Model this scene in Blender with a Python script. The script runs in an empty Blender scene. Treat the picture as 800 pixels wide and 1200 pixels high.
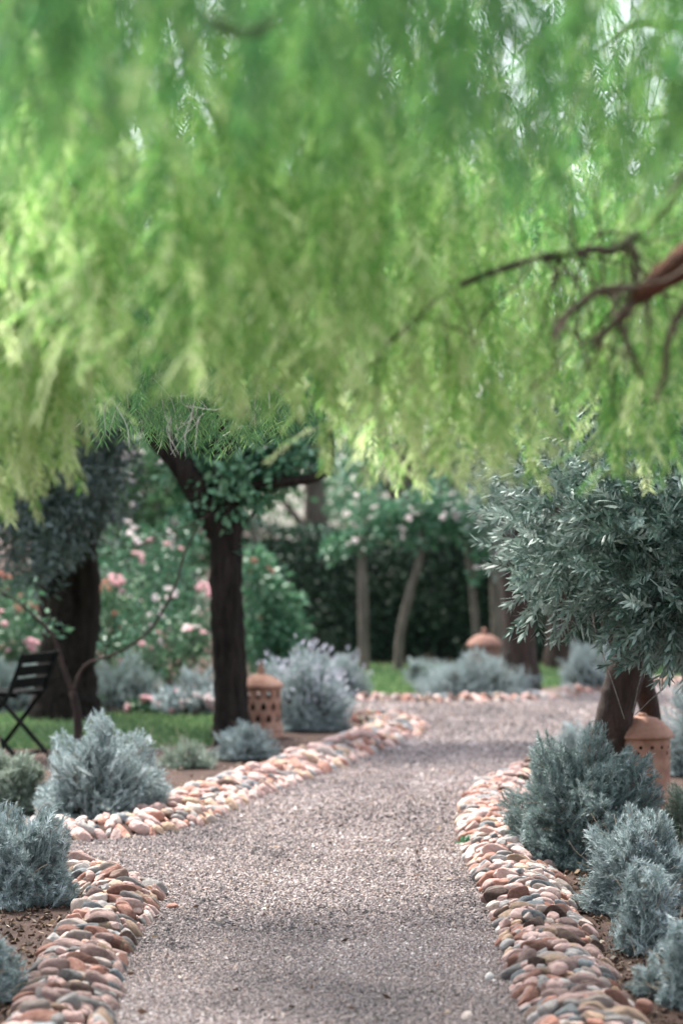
import bpy, math
import numpy as np
from mathutils import Vector
from mathutils.geometry import tessellate_polygon

R = np.random.default_rng(7)
PI = math.pi
scene = bpy.context.scene
COL = scene.collection
H, F = 1.6, 2833.0          # eye height, focal length in photo pixels (800 x 1200)

# ------------------------------------------------------------------ places
def g(px, py, z=0.0):
    """photo pixel -> point of the level ground"""
    D = F * (H - z) / (py - 600.0)
    return np.array([(px - 400) / F * D, D, z])
def P(px, py, D):
    return np.array([(px - 400) / F * D, D, H + (600 - py) / F * D])

# ------------------------------------------------------------------ mesh helpers
class Geo:
    def __init__(s):
        s.v, s.q, s.t, s.rq, s.rt, s.mq, s.mt, s.n = [], [], [], [], [], [], [], 0
    def add(s, v, q=None, t=None, r=None, m=0):
        v = np.asarray(v, float).reshape(-1, 3)
        for f, L, RR, MM in ((q, s.q, s.rq, s.mq), (t, s.t, s.rt, s.mt)):
            if f is None or len(f) == 0: continue
            f = np.asarray(f, np.int64)
            L.append(f + s.n)
            if r is None: RR.append(np.full(len(f), R.random()))
            elif np.isscalar(r): RR.append(np.full(len(f), r))
            else: RR.append(np.asarray(r, float))
            MM.append(np.full(len(f), m, np.int32) if np.isscalar(m) else np.asarray(m, np.int32))
        s.v.append(v); s.n += len(v)
    def build(s, name, mats, parent=None, smooth=False, loc=None):
        me = bpy.data.meshes.new(name)
        v = np.concatenate(s.v)
        if loc is not None: v = v - np.asarray(loc)
        q = np.concatenate(s.q) if s.q else np.zeros((0, 4), np.int64)
        t = np.concatenate(s.t) if s.t else np.zeros((0, 3), np.int64)
        me.vertices.add(len(v)); me.vertices.foreach_set('co', v.astype(np.float32).ravel())
        li = np.concatenate([q.ravel(), t.ravel()]).astype(np.int32)
        me.loops.add(len(li)); me.loops.foreach_set('vertex_index', li)
        ls = np.concatenate([np.arange(len(q)) * 4, len(q) * 4 + np.arange(len(t)) * 3]).astype(np.int32)
        me.polygons.add(len(ls)); me.polygons.foreach_set('loop_start', ls)
        mi = np.concatenate((s.mq if s.mq else []) + (s.mt if s.mt else []))
        me.polygons.foreach_set('material_index', mi.astype(np.int32))
        me.polygons.foreach_set('use_smooth', np.full(len(ls), smooth))
        a = me.attributes.new('rnd', 'FLOAT', 'FACE')
        a.data.foreach_set('value', np.concatenate((s.rq if s.rq else []) + (s.rt if s.rt else [])).astype(np.float32))
        for m in (mats if isinstance(mats, (list, tuple)) else [mats]): me.materials.append(m)
        me.update(calc_edges=True)
        o = bpy.data.objects.new(name, me); COL.objects.link(o)
        if parent is not None: o.parent = parent
        if loc is not None and parent is None: o.location = loc
        return o

def scatter(geo, pv, pq, pt, mats, locs, r=None, prq=None, m=0, jit=0.18):
    """n copies of a small prototype, each moved by a 3x3 matrix"""
    n, k = len(locs), len(pv)
    v = np.einsum('nij,kj->nki', mats, pv) + locs[:, None, :]
    off = (np.arange(n) * k)[:, None, None]
    if r is None: r = R.random(n)
    def fr(f):
        base = np.repeat(r, len(f))
        return np.clip(base + R.normal(0, jit, len(base)), 0, 1)
    q = (pq[None] + off).reshape(-1, 4) if pq is not None and len(pq) else None
    t = (pt[None] + off).reshape(-1, 3) if pt is not None and len(pt) else None
    if q is not None and t is not None:
        geo.add(v, q=q, r=fr(pq), m=m)
        b = geo.n - n * k
        geo.t.append(t + b); geo.rt.append(fr(pt)); geo.mt.append(np.full(len(t), m, np.int32))
    elif q is not None: geo.add(v, q=q, r=fr(pq), m=m)
    else: geo.add(v, t=t, r=fr(pt), m=m)

def unit(a): return a / (np.linalg.norm(a, axis=-1, keepdims=True) + 1e-9)
def frames(d, roll=None):
    """matrices whose Y axis is d (unit), with random roll"""
    d = unit(d); n = len(d)
    ref = np.where(np.abs(d[:, 2:3]) > .95, np.array([[1., 0, 0]]), np.array([[0, 0, 1.]]))
    x = unit(np.cross(d, ref)); z = np.cross(x, d)
    a = R.random(n) * 2 * PI if roll is None else roll
    c, s = np.cos(a)[:, None], np.sin(a)[:, None]
    return np.stack([x * c + z * s, d, -x * s + z * c], axis=2)
def rotz(a):
    c, s = np.cos(a), np.sin(a); z = np.zeros_like(a); o = np.ones_like(a)
    return np.stack([np.stack([c, -s, z], 1), np.stack([s, c, z], 1), np.stack([z, z, o], 1)], 1)
def rdir(n): return unit(R.normal(size=(n, 3)))

def spline(p, k=8):
    p = np.asarray(p, float)
    if len(p) < 3: return np.array([p[0] + (p[-1] - p[0]) * t for t in np.linspace(0, 1, k)])
    a = np.vstack([2 * p[0] - p[1], p, 2 * p[-1] - p[-2]]); out = []
    for i in range(1, len(a) - 2):
        for t in np.linspace(0, 1, k, endpoint=False):
            out.append(.5 * (2 * a[i] + (a[i+1] - a[i-1]) * t + (2*a[i-1] - 5*a[i] + 4*a[i+1] - a[i+2]) * t*t + (3*a[i] - a[i-1] - 3*a[i+1] + a[i+2]) * t**3))
    out.append(p[-1]); return np.array(out)
def tube(geo, pts, rad, sides=8, k=6, rough=.0, m=0, r=None, cap=True):
    pts = np.asarray(pts, float)
    rad = np.asarray(rad, float) if not np.isscalar(rad) else np.full(len(pts), rad)
    pr = spline(np.hstack([pts, rad[:, None]]), k) if k > 1 else np.hstack([pts, rad[:, None]])
    p, rr = pr[:, :3], np.maximum(pr[:, 3], .0004)
    t = unit(np.gradient(p, axis=0))
    ref = np.array([0, 0, 1.]) if abs(t[:, 2]).mean() < .8 else np.array([0, 1., 0])
    x = unit(np.cross(t, ref)); y = np.cross(t, x)
    a = np.arange(sides) * 2 * PI / sides
    lump = 1 + rough * R.normal(size=(len(p), sides))
    if rough:                                        # lengthwise ribs of bark
        lump += rough * 1.2 * R.normal(size=(1, sides))
    ring = p[:, None] + rr[:, None, None] * lump[..., None] * (np.cos(a)[None, :, None] * x[:, None] + np.sin(a)[None, :, None] * y[:, None])
    n = len(p); q = []
    i = np.arange(n - 1)[:, None] * sides; j = np.arange(sides)[None]
    q = np.stack([i + j, i + (j + 1) % sides, i + sides + (j + 1) % sides, i + sides + j], -1).reshape(-1, 4)
    v = ring.reshape(-1, 3); tt = None
    if cap:
        v = np.vstack([v, p[-1:] + t[-1:] * rr[-1]])
        jj = np.arange(sides); tt = np.stack([(n-1)*sides + jj, (n-1)*sides + (jj + 1) % sides, np.full(sides, n * sides)], 1)
    r = R.random() if r is None else r
    geo.add(v, q=q, r=r, m=m)
    if tt is not None:
        b = geo.n - len(v); geo.t.append(tt + b); geo.rt.append(np.full(len(tt), r)); geo.mt.append(np.full(len(tt), m, np.int32))
def box(geo, c, s, rot=None, m=0, r=.5):
    c = np.asarray(c, float); s = np.asarray(s, float) / 2
    v = np.array([[x, y, z] for x in (-1, 1) for y in (-1, 1) for z in (-1, 1)], float) * s
    if rot is not None: v = v @ np.asarray(rot).T
    geo.add(v + c, q=[[0,1,3,2],[4,6,7,5],[0,4,5,1],[2,3,7,6],[0,2,6,4],[1,5,7,3]], r=r, m=m)
def bar(geo, a, b, w, h, m=0, up=(0, 0, 1)):
    a, b = np.asarray(a, float), np.asarray(b, float); d = b - a; L = np.linalg.norm(d); y = d / L
    x = np.cross(y, up); x = x / np.linalg.norm(x) if np.linalg.norm(x) > 1e-4 else np.array([1., 0, 0]); z = np.cross(x, y)
    box(geo, (a + b) / 2, (w, L, h), np.stack([x, y, z], 1), m)
def lathe(geo, prof, sides=24, c=(0, 0, 0), m=0, wob=0.0):
    prof = np.asarray(prof, float); a = np.arange(sides) * 2 * PI / sides
    rr = prof[:, 0][:, None] * (1 + wob * np.sin(a * 3 + 1)[None])
    v = np.stack([rr * np.cos(a), rr * np.sin(a), np.repeat(prof[:, 1][:, None], sides, 1)], -1).reshape(-1, 3) + np.asarray(c)
    i = np.arange(len(prof) - 1)[:, None] * sides; j = np.arange(sides)[None]
    geo.add(v, q=np.stack([i + j, i + (j + 1) % sides, i + sides + (j + 1) % sides, i + sides + j], -1).reshape(-1, 4), r=.5, m=m)
def polysheet(name, pts, z, mat, label, cat):
    pts = [Vector((p[0], p[1], 0)) for p in pts]
    tri = tessellate_polygon([pts]); G = Geo()
    t = np.array(tri); v = np.array([[p.x, p.y, z] for p in pts])
    # all faces up
    for k in range(len(t)):
        a, b, c = v[t[k]]
        if np.cross(b - a, c - a)[2] < 0: t[k] = t[k][::-1]
    G.add(v, t=t, r=.5)
    o = G.build(name, mat); tag(o, label, cat, kind='structure'); return o
def inside(pts, poly):
    poly = np.asarray(poly)[:, :2]; x, y = pts[:, 0], pts[:, 1]; r = np.zeros(len(pts), bool)
    j = len(poly) - 1
    for i in range(len(poly)):
        xi, yi = poly[i]; xj, yj = poly[j]
        r ^= ((yi > y) != (yj > y)) & (x < (xj - xi) * (y - yi) / (yj - yi + 1e-12) + xi); j = i
    return r

# ------------------------------------------------------------------ tags
def tag(o, label, cat, group=None, kind=None):
    o['label'] = label; o['category'] = cat
    if group: o['group'] = group
    if kind: o['kind'] = kind
    return o
def thing(name, loc, label, cat, group=None, rz=0.):
    o = bpy.data.objects.new(name, None); COL.objects.link(o); o.empty_display_size = .2
    o.location = loc; o.rotation_euler = (0, 0, rz)
    return tag(o, label, cat, group)
def copy_thing(src, loc, rz, sc, label, group=None):
    r = src.copy(); COL.objects.link(r); r.location = loc; r.rotation_euler = (0, 0, rz); r.scale = sc
    r['label'] = label
    if group: r['group'] = group
    for ch in list(src.children):
        c = ch.copy(); COL.objects.link(c); c.parent = r
        for gch in ch.children:
            d = gch.copy(); COL.objects.link(d); d.parent = c
    return r

# ------------------------------------------------------------------ materials
def newmat(name):
    m = bpy.data.materials.new(name); m.use_nodes = True; nt = m.node_tree; nt.nodes.clear()
    out = nt.nodes.new('ShaderNodeOutputMaterial'); return m, nt, out
def N(nt, t, **kw):
    n = nt.nodes.new(t)
    for k, v in kw.items():
        if k.startswith('i_'):
            key = k[2:]; n.inputs[int(key) if key.isdigit() else key.replace('_', ' ')].default_value = v
        else: setattr(n, k, v)
    return n
def ramp(nt, fac, stops, interp='LINEAR'):
    n = nt.nodes.new('ShaderNodeValToRGB'); n.color_ramp.interpolation = interp
    e = n.color_ramp.elements
    while len(e) < len(stops): e.new(.5)
    for el, (p, c) in zip(e, stops): el.position = p; el.color = (*c, 1)
    nt.links.new(fac, n.inputs[0]); return n.outputs[0]
def mixc(nt, a, b, f, mode='MIX'):
    n = nt.nodes.new('ShaderNodeMix'); n.data_type = 'RGBA'; n.blend_type = mode
    for s, val in ((0, f), (6, a), (7, b)):
        if hasattr(val, 'is_output'): nt.links.new(val, n.inputs[s])
        elif s == 0: n.inputs[0].default_value = val
        else: n.inputs[s].default_value = (*val, 1)
    return n.outputs[2]
def leaf_mat(name, stops, trans=.4, rough=.5, back=None, spec=.3, tcol=None):
    m, nt, out = newmat(name)
    at = N(nt, 'ShaderNodeAttribute', attribute_name='rnd')
    c = ramp(nt, at.outputs['Fac'], stops)
    if back:
        geo = N(nt, 'ShaderNodeNewGeometry'); c0 = c
        c = mixc(nt, c0, back, geo.outputs['Backfacing'])
    p = N(nt, 'ShaderNodeBsdfPrincipled', i_Roughness=rough); p.inputs['Specular IOR Level'].default_value = spec
    nt.links.new(c, p.inputs['Base Color'])
    t = N(nt, 'ShaderNodeBsdfTranslucent')
    tc = mixc(nt, c, tcol, 1.0, 'MULTIPLY') if tcol else c
    nt.links.new(tc, t.inputs['Color'])
    mx = N(nt, 'ShaderNodeMixShader', i_0=trans)
    nt.links.new(p.outputs[0], mx.inputs[1]); nt.links.new(t.outputs[0], mx.inputs[2]); nt.links.new(mx.outputs[0], out.inputs[0])
    return m
def surf(name, c1, c2, scale=8., detail=5., rough=.85, bump=.4, bscale=None, bdist=.02, coord='Object', stretch=None, c3=None, spec=.3, objrand=0.):
    m, nt, out = newmat(name)
    tc = N(nt, 'ShaderNodeTexCoord'); vec = tc.outputs[coord]
    if stretch:
        mp = N(nt, 'ShaderNodeMapping'); mp.inputs['Scale'].default_value = stretch; nt.links.new(vec, mp.inputs[0]); vec = mp.outputs[0]
    oi = N(nt, 'ShaderNodeObjectInfo')
    ad = N(nt, 'ShaderNodeVectorMath', operation='ADD'); mu = N(nt, 'ShaderNodeMath', operation='MULTIPLY', i_1=37. if objrand else 0.)
    nt.links.new(oi.outputs['Random'], mu.inputs[0]); nt.links.new(vec, ad.inputs[0]); nt.links.new(mu.outputs[0], ad.inputs[1]); vec = ad.outputs[0]
    n1 = N(nt, 'ShaderNodeTexNoise', i_Scale=scale, i_Detail=detail, i_Roughness=.65); nt.links.new(vec, n1.inputs['Vector'])
    stops = [(.3, c1), (.7, c2)] if c3 is None else [(.28, c1), (.5, c2), (.72, c3)]
    c = ramp(nt, n1.outputs['Fac'], stops)
    if objrand:
        ma = N(nt, 'ShaderNodeMapRange'); ma.inputs[3].default_value = 1 - objrand; ma.inputs[4].default_value = 1 + objrand
        nt.links.new(oi.outputs['Random'], ma.inputs[0])
        hs = N(nt, 'ShaderNodeHueSaturation'); nt.links.new(c, hs.inputs['Color']); nt.links.new(ma.outputs[0], hs.inputs['Value']); c = hs.outputs[0]
    p = N(nt, 'ShaderNodeBsdfPrincipled', i_Roughness=rough); p.inputs['Specular IOR Level'].default_value = spec
    nt.links.new(c, p.inputs['Base Color'])
    n2 = N(nt, 'ShaderNodeTexNoise', i_Scale=bscale or scale * 4, i_Detail=4.); nt.links.new(vec, n2.inputs['Vector'])
    b = N(nt, 'ShaderNodeBump', i_Strength=bump, i_Distance=bdist); nt.links.new(n2.outputs['Fac'], b.inputs['Height']); nt.links.new(b.outputs[0], p.inputs['Normal'])
    nt.links.new(p.outputs[0], out.inputs[0]); return m

M = {}
M['soil'] = surf('soil', (.026, .015, .011), (.075, .042, .031), 5, 8, .95, .9, 60, .02)
M['bark_dark'] = surf('dark_bark', (.005, .0042, .0036), (.035, .028, .023), 7, 8, .95, 1., 16, .06, stretch=(3, 3, .5), spec=.1)
M['bark_grey'] = surf('grey_bark', (.05, .042, .034), (.16, .135, .11), 6, 6, .9, .9, 26, .03, stretch=(3, 3, .6))
M['bark_brown'] = surf('brown_bark', (.014, .009, .007), (.05, .032, .025), 6, 6, .9, .9, 22, .03, stretch=(3, 3, .6))
M['bark_red'] = surf('red_bark', (.025, .010, .007), (.15, .055, .03), 9, 6, .85, .9, 30, .02, stretch=(.6, 3, 3))
M['twig_pale'] = surf('pale_twig', (.30, .27, .25), (.6, .56, .54), 20, 3, .7, .2)
M['twig_dry'] = surf('dry_twig', (.16, .12, .085), (.30, .24, .18), 20, 3, .8, .2)
M['twig_brown'] = surf('brown_twig', (.05, .035, .025), (.13, .095, .07), 20, 3, .8, .2)
M['terracotta'] = surf('terracotta', (.14, .07, .048), (.25, .13, .09), 9, 6, .88, .3, 60, .004, c3=(.33, .21, .155))
M['terracotta_dull'] = surf('weathered_terracotta', (.13, .065, .05), (.20, .105, .08), 9, 6, .9, .3, 60, .004, c3=(.26, .16, .125))
M['chair'] = surf('dark_paint', (.004, .005, .005), (.012, .013, .012), 14, 4, .8, .2, spec=.05)
M['plaster'] = surf('pale_plaster', (.62, .52, .50), (.76, .66, .64), 1.2, 6, .9, .3, 20)
M['hollow_shade'] = surf('hollow_shade', (.008, .006, .005), (.02, .014, .011), 12, 3, .95, .1)  # near-black colour painting the shade inside the lanterns
M['core'] = surf('shade_core', (.012, .016, .012), (.03, .034, .026), 12, 3, .95, .2)  # dark solid fill painting the shade inside bushes and hedge

# path gravel sheet: fine grey, pink and cream grains, no sheen
m, nt, out = newmat('gravel_ground'); M['gravel_sheet'] = m
tc = N(nt, 'ShaderNodeTexCoord')
v1 = N(nt, 'ShaderNodeTexVoronoi', i_Scale=120.); nt.links.new(tc.outputs['Object'], v1.inputs['Vector'])
sx = N(nt, 'ShaderNodeSeparateColor'); nt.links.new(v1.outputs['Color'], sx.inputs[0])
c = ramp(nt, sx.outputs[0], [(0, (.055, .05, .052)), (.25, (.14, .12, .12)), (.6, (.22, .185, .185)), (.85, (.32, .275, .27)), (1, (.48, .43, .42))])
n1 = N(nt, 'ShaderNodeTexNoise', i_Scale=.9, i_Detail=5.); nt.links.new(tc.outputs['Object'], n1.inputs['Vector'])
pat = ramp(nt, n1.outputs['Fac'], [(.32, (.60, .55, .50)), (.68, (1, .97, .97))])
c = mixc(nt, c, pat, 1.0, 'MULTIPLY')
p = N(nt, 'ShaderNodeBsdfPrincipled', i_Roughness=.92); p.inputs['Specular IOR Level'].default_value = .2
nt.links.new(c, p.inputs['Base Color'])
b = N(nt, 'ShaderNodeBump', i_Strength=1., i_Distance=.008); b.invert = True
nt.links.new(v1.outputs['Distance'], b.inputs['Height']); nt.links.new(b.outputs[0], p.inputs['Normal']); nt.links.new(p.outputs[0], out.inputs[0])

# loose grains
m, nt, out = newmat('gravel_grains'); M['grain'] = m
at = N(nt, 'ShaderNodeAttribute', attribute_name='rnd')
c = ramp(nt, at.outputs['Fac'], [(0, (.055, .05, .052)), (.2, (.135, .115, .11)), (.45, (.215, .178, .17)), (.7, (.30, .253, .243)), (.88, (.26, .18, .145)), (1, (.48, .43, .41))])
p = N(nt, 'ShaderNodeBsdfPrincipled', i_Roughness=.8); nt.links.new(c, p.inputs['Base Color']); nt.links.new(p.outputs[0], out.inputs[0])

M['lawn'] = surf('lawn_ground', (.05, .10, .04), (.12, .20, .075), 3, 6, .95, .6, 80, .01)
M['grass'] = leaf_mat('grass_blades', [(0, (.045, .11, .045)), (.6, (.11, .20, .075)), (1, (.27, .34, .16))], .3, .6)
M['litter'] = leaf_mat('leaf_litter', [(0, (.03, .018, .012)), (.5, (.10, .056, .036)), (.8, (.33, .24, .16)), (1, (.55, .48, .40))], .15, .8)

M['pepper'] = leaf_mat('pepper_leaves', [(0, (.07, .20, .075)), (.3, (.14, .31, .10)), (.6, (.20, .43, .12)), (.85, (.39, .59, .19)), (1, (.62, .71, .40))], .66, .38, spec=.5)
M['blossom'] = leaf_mat('pepper_blossom', [(0, (.66, .62, .52)), (1, (.86, .80, .76))], .45, .6)
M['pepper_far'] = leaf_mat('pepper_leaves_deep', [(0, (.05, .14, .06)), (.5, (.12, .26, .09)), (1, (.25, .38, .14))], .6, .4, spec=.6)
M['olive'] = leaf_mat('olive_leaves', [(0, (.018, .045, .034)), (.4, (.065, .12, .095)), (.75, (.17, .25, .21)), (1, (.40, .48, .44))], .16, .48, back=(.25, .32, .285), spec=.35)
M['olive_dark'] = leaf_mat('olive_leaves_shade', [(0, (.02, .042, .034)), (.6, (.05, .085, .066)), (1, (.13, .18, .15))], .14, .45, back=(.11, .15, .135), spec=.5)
M['green_leaf'] = leaf_mat('green_leaves', [(0, (.025, .085, .045)), (.5, (.06, .17, .085)), (1, (.17, .32, .18))], .3, .4, spec=.6)
M['shrub_leaf'] = leaf_mat('shrub_leaves', [(0, (.02, .075, .04)), (.6, (.06, .17, .085)), (1, (.16, .30, .17))], .25, .45, spec=.5)
M['hedge_leaf'] = leaf_mat('hedge_leaves', [(0, (.008, .022, .012)), (.6, (.022, .056, .032)), (1, (.07, .14, .08))], .12, .5)
M['far_leaf'] = leaf_mat('far_leaves', [(0, (.03, .09, .04)), (.5, (.08, .18, .08)), (1, (.2, .32, .16))], .35, .5)
M['rose_leaf'] = leaf_mat('rose_leaves', [(0, (.025, .07, .035)), (.6, (.06, .14, .07)), (1, (.16, .25, .13))], .25, .5)
M['lav'] = leaf_mat('lavender_leaves', [(0, (.15, .115, .085)), (.1, (.13, .165, .15)), (.45, (.26, .325, .325)), (.8, (.40, .465, .47)), (1, (.57, .63, .635))], .16, .6, spec=.3)
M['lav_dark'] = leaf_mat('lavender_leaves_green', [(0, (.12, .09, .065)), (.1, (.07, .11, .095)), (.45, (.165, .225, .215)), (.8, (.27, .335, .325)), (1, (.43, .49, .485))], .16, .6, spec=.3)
M['lav_mix'] = leaf_mat('lavender_leaves_mixed', [(0, (.15, .115, .08)), (.12, (.10, .14, .10)), (.5, (.22, .28, .22)), (.8, (.33, .38, .32)), (1, (.50, .53, .47))], .18, .6, spec=.3)
M['lav_flower'] = leaf_mat('lavender_flowers', [(0, (.46, .47, .54)), (1, (.70, .70, .76))], .3, .7)
for nm, a, bcol in (('pink', (.70, .46, .48), (.84, .62, .64)), ('white', (.80, .70, .70), (.88, .82, .80)), ('coral', (.50, .24, .18), (.62, .36, .30))):
    M['fl_' + nm] = leaf_mat('petals_' + nm, [(0, a), (1, bcol)], .3, .6)

STONES = {
 'pink': ((.25, .155, .135), (.41, .28, .25), (.53, .40, .37)),
 'terracotta red': ((.17, .08, .058), (.29, .145, .11), (.39, .235, .185)),
 'grey': ((.15, .138, .132), (.27, .25, .24), (.38, .36, .345)),
 'blue grey': ((.085, .10, .108), (.17, .185, .192), (.27, .28, .285)),
 'cream': ((.29, .235, .205), (.43, .355, .315), (.54, .47, .425)),
 'dark brown': ((.06, .042, .034), (.12, .078, .063), (.20, .14, .115)),
 'sandy ochre': ((.25, .17, .115), (.38, .265, .19), (.50, .38, .295)),
}
SN = list(STONES); SW = np.array([.40, .14, .16, .06, .08, .06, .10]); SW = SW / SW.sum()
for k, (a, bb, cc) in STONES.items():
    M['st_' + k] = surf(k.replace(' ', '_') + '_stone', a, bb, 3.2, 10, .85, .8, 22, .03, c3=cc, objrand=.3)

# ================================================================== setting
gr = Geo(); gr.add([[-160, -30, 0], [160, -30, 0], [160, 300, 0], [-160, 300, 0]], q=[[0, 1, 2, 3]], r=.5)
tag(gr.build('ground', M['soil']), 'bare reddish brown garden soil of the beds on both sides', 'ground', kind='structure')

PATH = [(-.95, -3, 0), g(20, 1400), g(62, 1200), g(104, 1105), g(135, 1060), g(112, 1034), g(20, 1016), g(-900, 1016),
        g(-900, 972), g(88, 979), g(190, 968), g(250, 935), g(300, 920), g(355, 900), g(402, 882), g(440, 867), g(455, 848), g(400, 842),
        g(330, 836), g(350, 824), g(425, 822), g(500, 822), g(620, 820), g(690, 810), g(800, 800), g(1300, 792),
        g(1300, 850), g(800, 868), g(710, 885), g(640, 905), g(598, 922), g(578, 940), g(570, 970), g(588, 1010), g(610, 1050), g(633, 1100), g(651, 1150),
        g(679, 1200), g(735, 1290), g(800, 1400), (1.3, -3, 0)]
polysheet('gravel_path', PATH, .004, M['gravel_sheet'], 'pinkish grey gravel path curving away to the right', 'path')
LAWN1 = [(-14, 16.3, 0), g(150, 878), g(248, 874), g(258, 841), (-14, 18.9, 0)]
polysheet('lawn', LAWN1, .004, M['lawn'], 'strip of bright green lawn behind the folding chair', 'lawn')
LAWN2 = [g(405, 815), g(700, 803), (9, 22.4, 0), (9, 25, 0), (-.4, 25, 0)]
polysheet('lawn', LAWN2, .004, M['lawn'], 'patch of sunlit lawn in front of the dark hedge', 'lawn')

# gravel grains
ov = np.array([[1, 0, 0], [-1, 0, 0], [0, 1, 0], [0, -1, 0], [0, 0, 1], [0, 0, -1]], float)
ot = np.array([[0, 2, 4], [2, 1, 4], [1, 3, 4], [3, 0, 4], [2, 0, 5], [1, 2, 5], [3, 1, 5], [0, 3, 5]])
G = Geo()
for (d0, d1, dens, s0, s1, w) in ((6.6, 9.2, 15000, .0026, .0062, 1.15), (9.2, 12.4, 8000, .0034, .0075, 1.75), (12.4, 16.0, 2600, .005, .010, 1.9), (16.0, 23.5, 1500, .006, .013, 4.2)):
    n = int((d1 - d0) * 2 * w * dens)
    p = np.stack([R.uniform(-w, w, n), R.uniform(d0, d1, n), np.zeros(n)], 1)
    p = p[inside(p, PATH)]; n = len(p)
    s = R.uniform(s0, s1, n) * np.where(R.random(n) < .04, 1.7, 1)
    sc = s[:, None] * R.uniform(.55, 1.25, (n, 3)) * np.array([1.15, 1.15, .75])
    mt = frames(rdir(n)) * sc[:, None, :]
    p[:, 2] = .004 + s * .35
    pt_ = np.sin(p[:, 0] * 3.1 + 1.3 * np.sin(p[:, 1] * 1.7)) * np.sin(p[:, 1] * 2.3 + p[:, 0]) + .6 * np.sin(p[:, 0] * 9 + p[:, 1] * 5.1) * np.sin(p[:, 1] * 7.3 - p[:, 0] * 3)
    scatter(G, ov + R.normal(0, .12, ov.shape), None, ot, mt, p, r=np.clip(R.beta(1.5, 1.5, n) + .17 * pt_, 0, 1), jit=.0)
tag(G.build('gravel', M['grain']), 'loose grey and pink gravel chips covering the path', 'gravel', kind='stuff')

# grass
G = Geo()
bv = np.array([[-.5, 0, 0], [.5, 0, 0], [.28, .6, .06], [-.28, .6, .06], [0, 1, .2]]); bq = np.array([[0, 1, 2, 3]]); bt = np.array([[3, 2, 4]])
for poly, n, xr, yr in ((LAWN1, 26000, (-4.5, -.6), (16.2, 19)), (LAWN2, 26000, (-.3, 4), (20.6, 25))):
    p = np.stack([R.uniform(*xr, n), R.uniform(*yr, n), np.full(n, .003)], 1); p = p[inside(p, poly)]; n = len(p)
    d = np.array([0, 0, 1.]) + R.normal(0, .35, (n, 3)) * [1, 1, .2]
    sc = np.stack([np.full(n, .012), R.uniform(.03, .075, n), np.full(n, .04)], 1)
    scatter(G, bv, bq, bt, frames(d) * sc[:, None, :], p)
tag(G.build('grass', M['grass']), 'short mown grass blades of the lawn', 'grass', kind='stuff')

# ------------------------------------------------------------------ stone borders
def ico(sub):
    import bmesh
    bm = bmesh.new(); bmesh.ops.create_icosphere(bm, subdivisions=sub, radius=1)
    v = np.array([x.co[:] for x in bm.verts]); t = np.array([[q.index for q in f.verts] for f in bm.faces]); bm.free(); return v, t
def pebble(sub, k):
    rr = np.random.default_rng(500 + k); v, t = ico(sub)
    v = np.sign(v) * np.abs(v) ** rr.uniform(.72, 1.0)          # slightly blocky
    for _ in range(4):
        d = unit(rr.normal(size=3)); f = rr.uniform(1.5, 3.5)
        v = v * (1 + .07 * np.sin(f * (v @ d) + rr.uniform(0, 6)))[:, None]
    for _ in range(5):                                          # worn flat facets
        d = unit(rr.normal(size=3)); h = rr.uniform(.5, .85); e = v @ d - h
        v = v - np.where(e > 0, e * .8, 0)[:, None] * d
    return v / np.abs(v).max(0), t
NP = 10
PEB = [pebble(3, k) for k in range(NP)]; PEBLO = [pebble(2, k) for k in range(NP)]
BORD = [  # name, centre line, width, height, seed, place words
 ('right', [g(*p) for p in ((800, 1400), (735, 1290), (679, 1200), (651, 1150), (633, 1100), (610, 1050), (588, 1010), (572, 970), (578, 940), (600, 922), (640, 908))], .36, .082),
 ('left', [g(*p) for p in ((0, 1400), (36, 1290), (64, 1200), (82, 1150), (105, 1105), (126, 1080), (140, 1055), (126, 1042), (88, 1027), (40, 1018), (-60, 1011))], .31, .075),
 ('upper', [g(*p) for p in ((-60, 984), (40, 982), (88, 979), (140, 976), (188, 966), (218, 952), (250, 936), (300, 919), (355, 899), (402, 881), (440, 867), (462, 856), (452, 847), (420, 843))], .44, .075),
 ('far', [g(*p) for p in ((425, 821), (500, 822), (560, 822), (620, 820), (690, 810), (760, 803), (860, 798))], .30, .05),
]
stones = []      # (pos, matrix, shape, colour, border, s, lane)
bankG = Geo()
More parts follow.
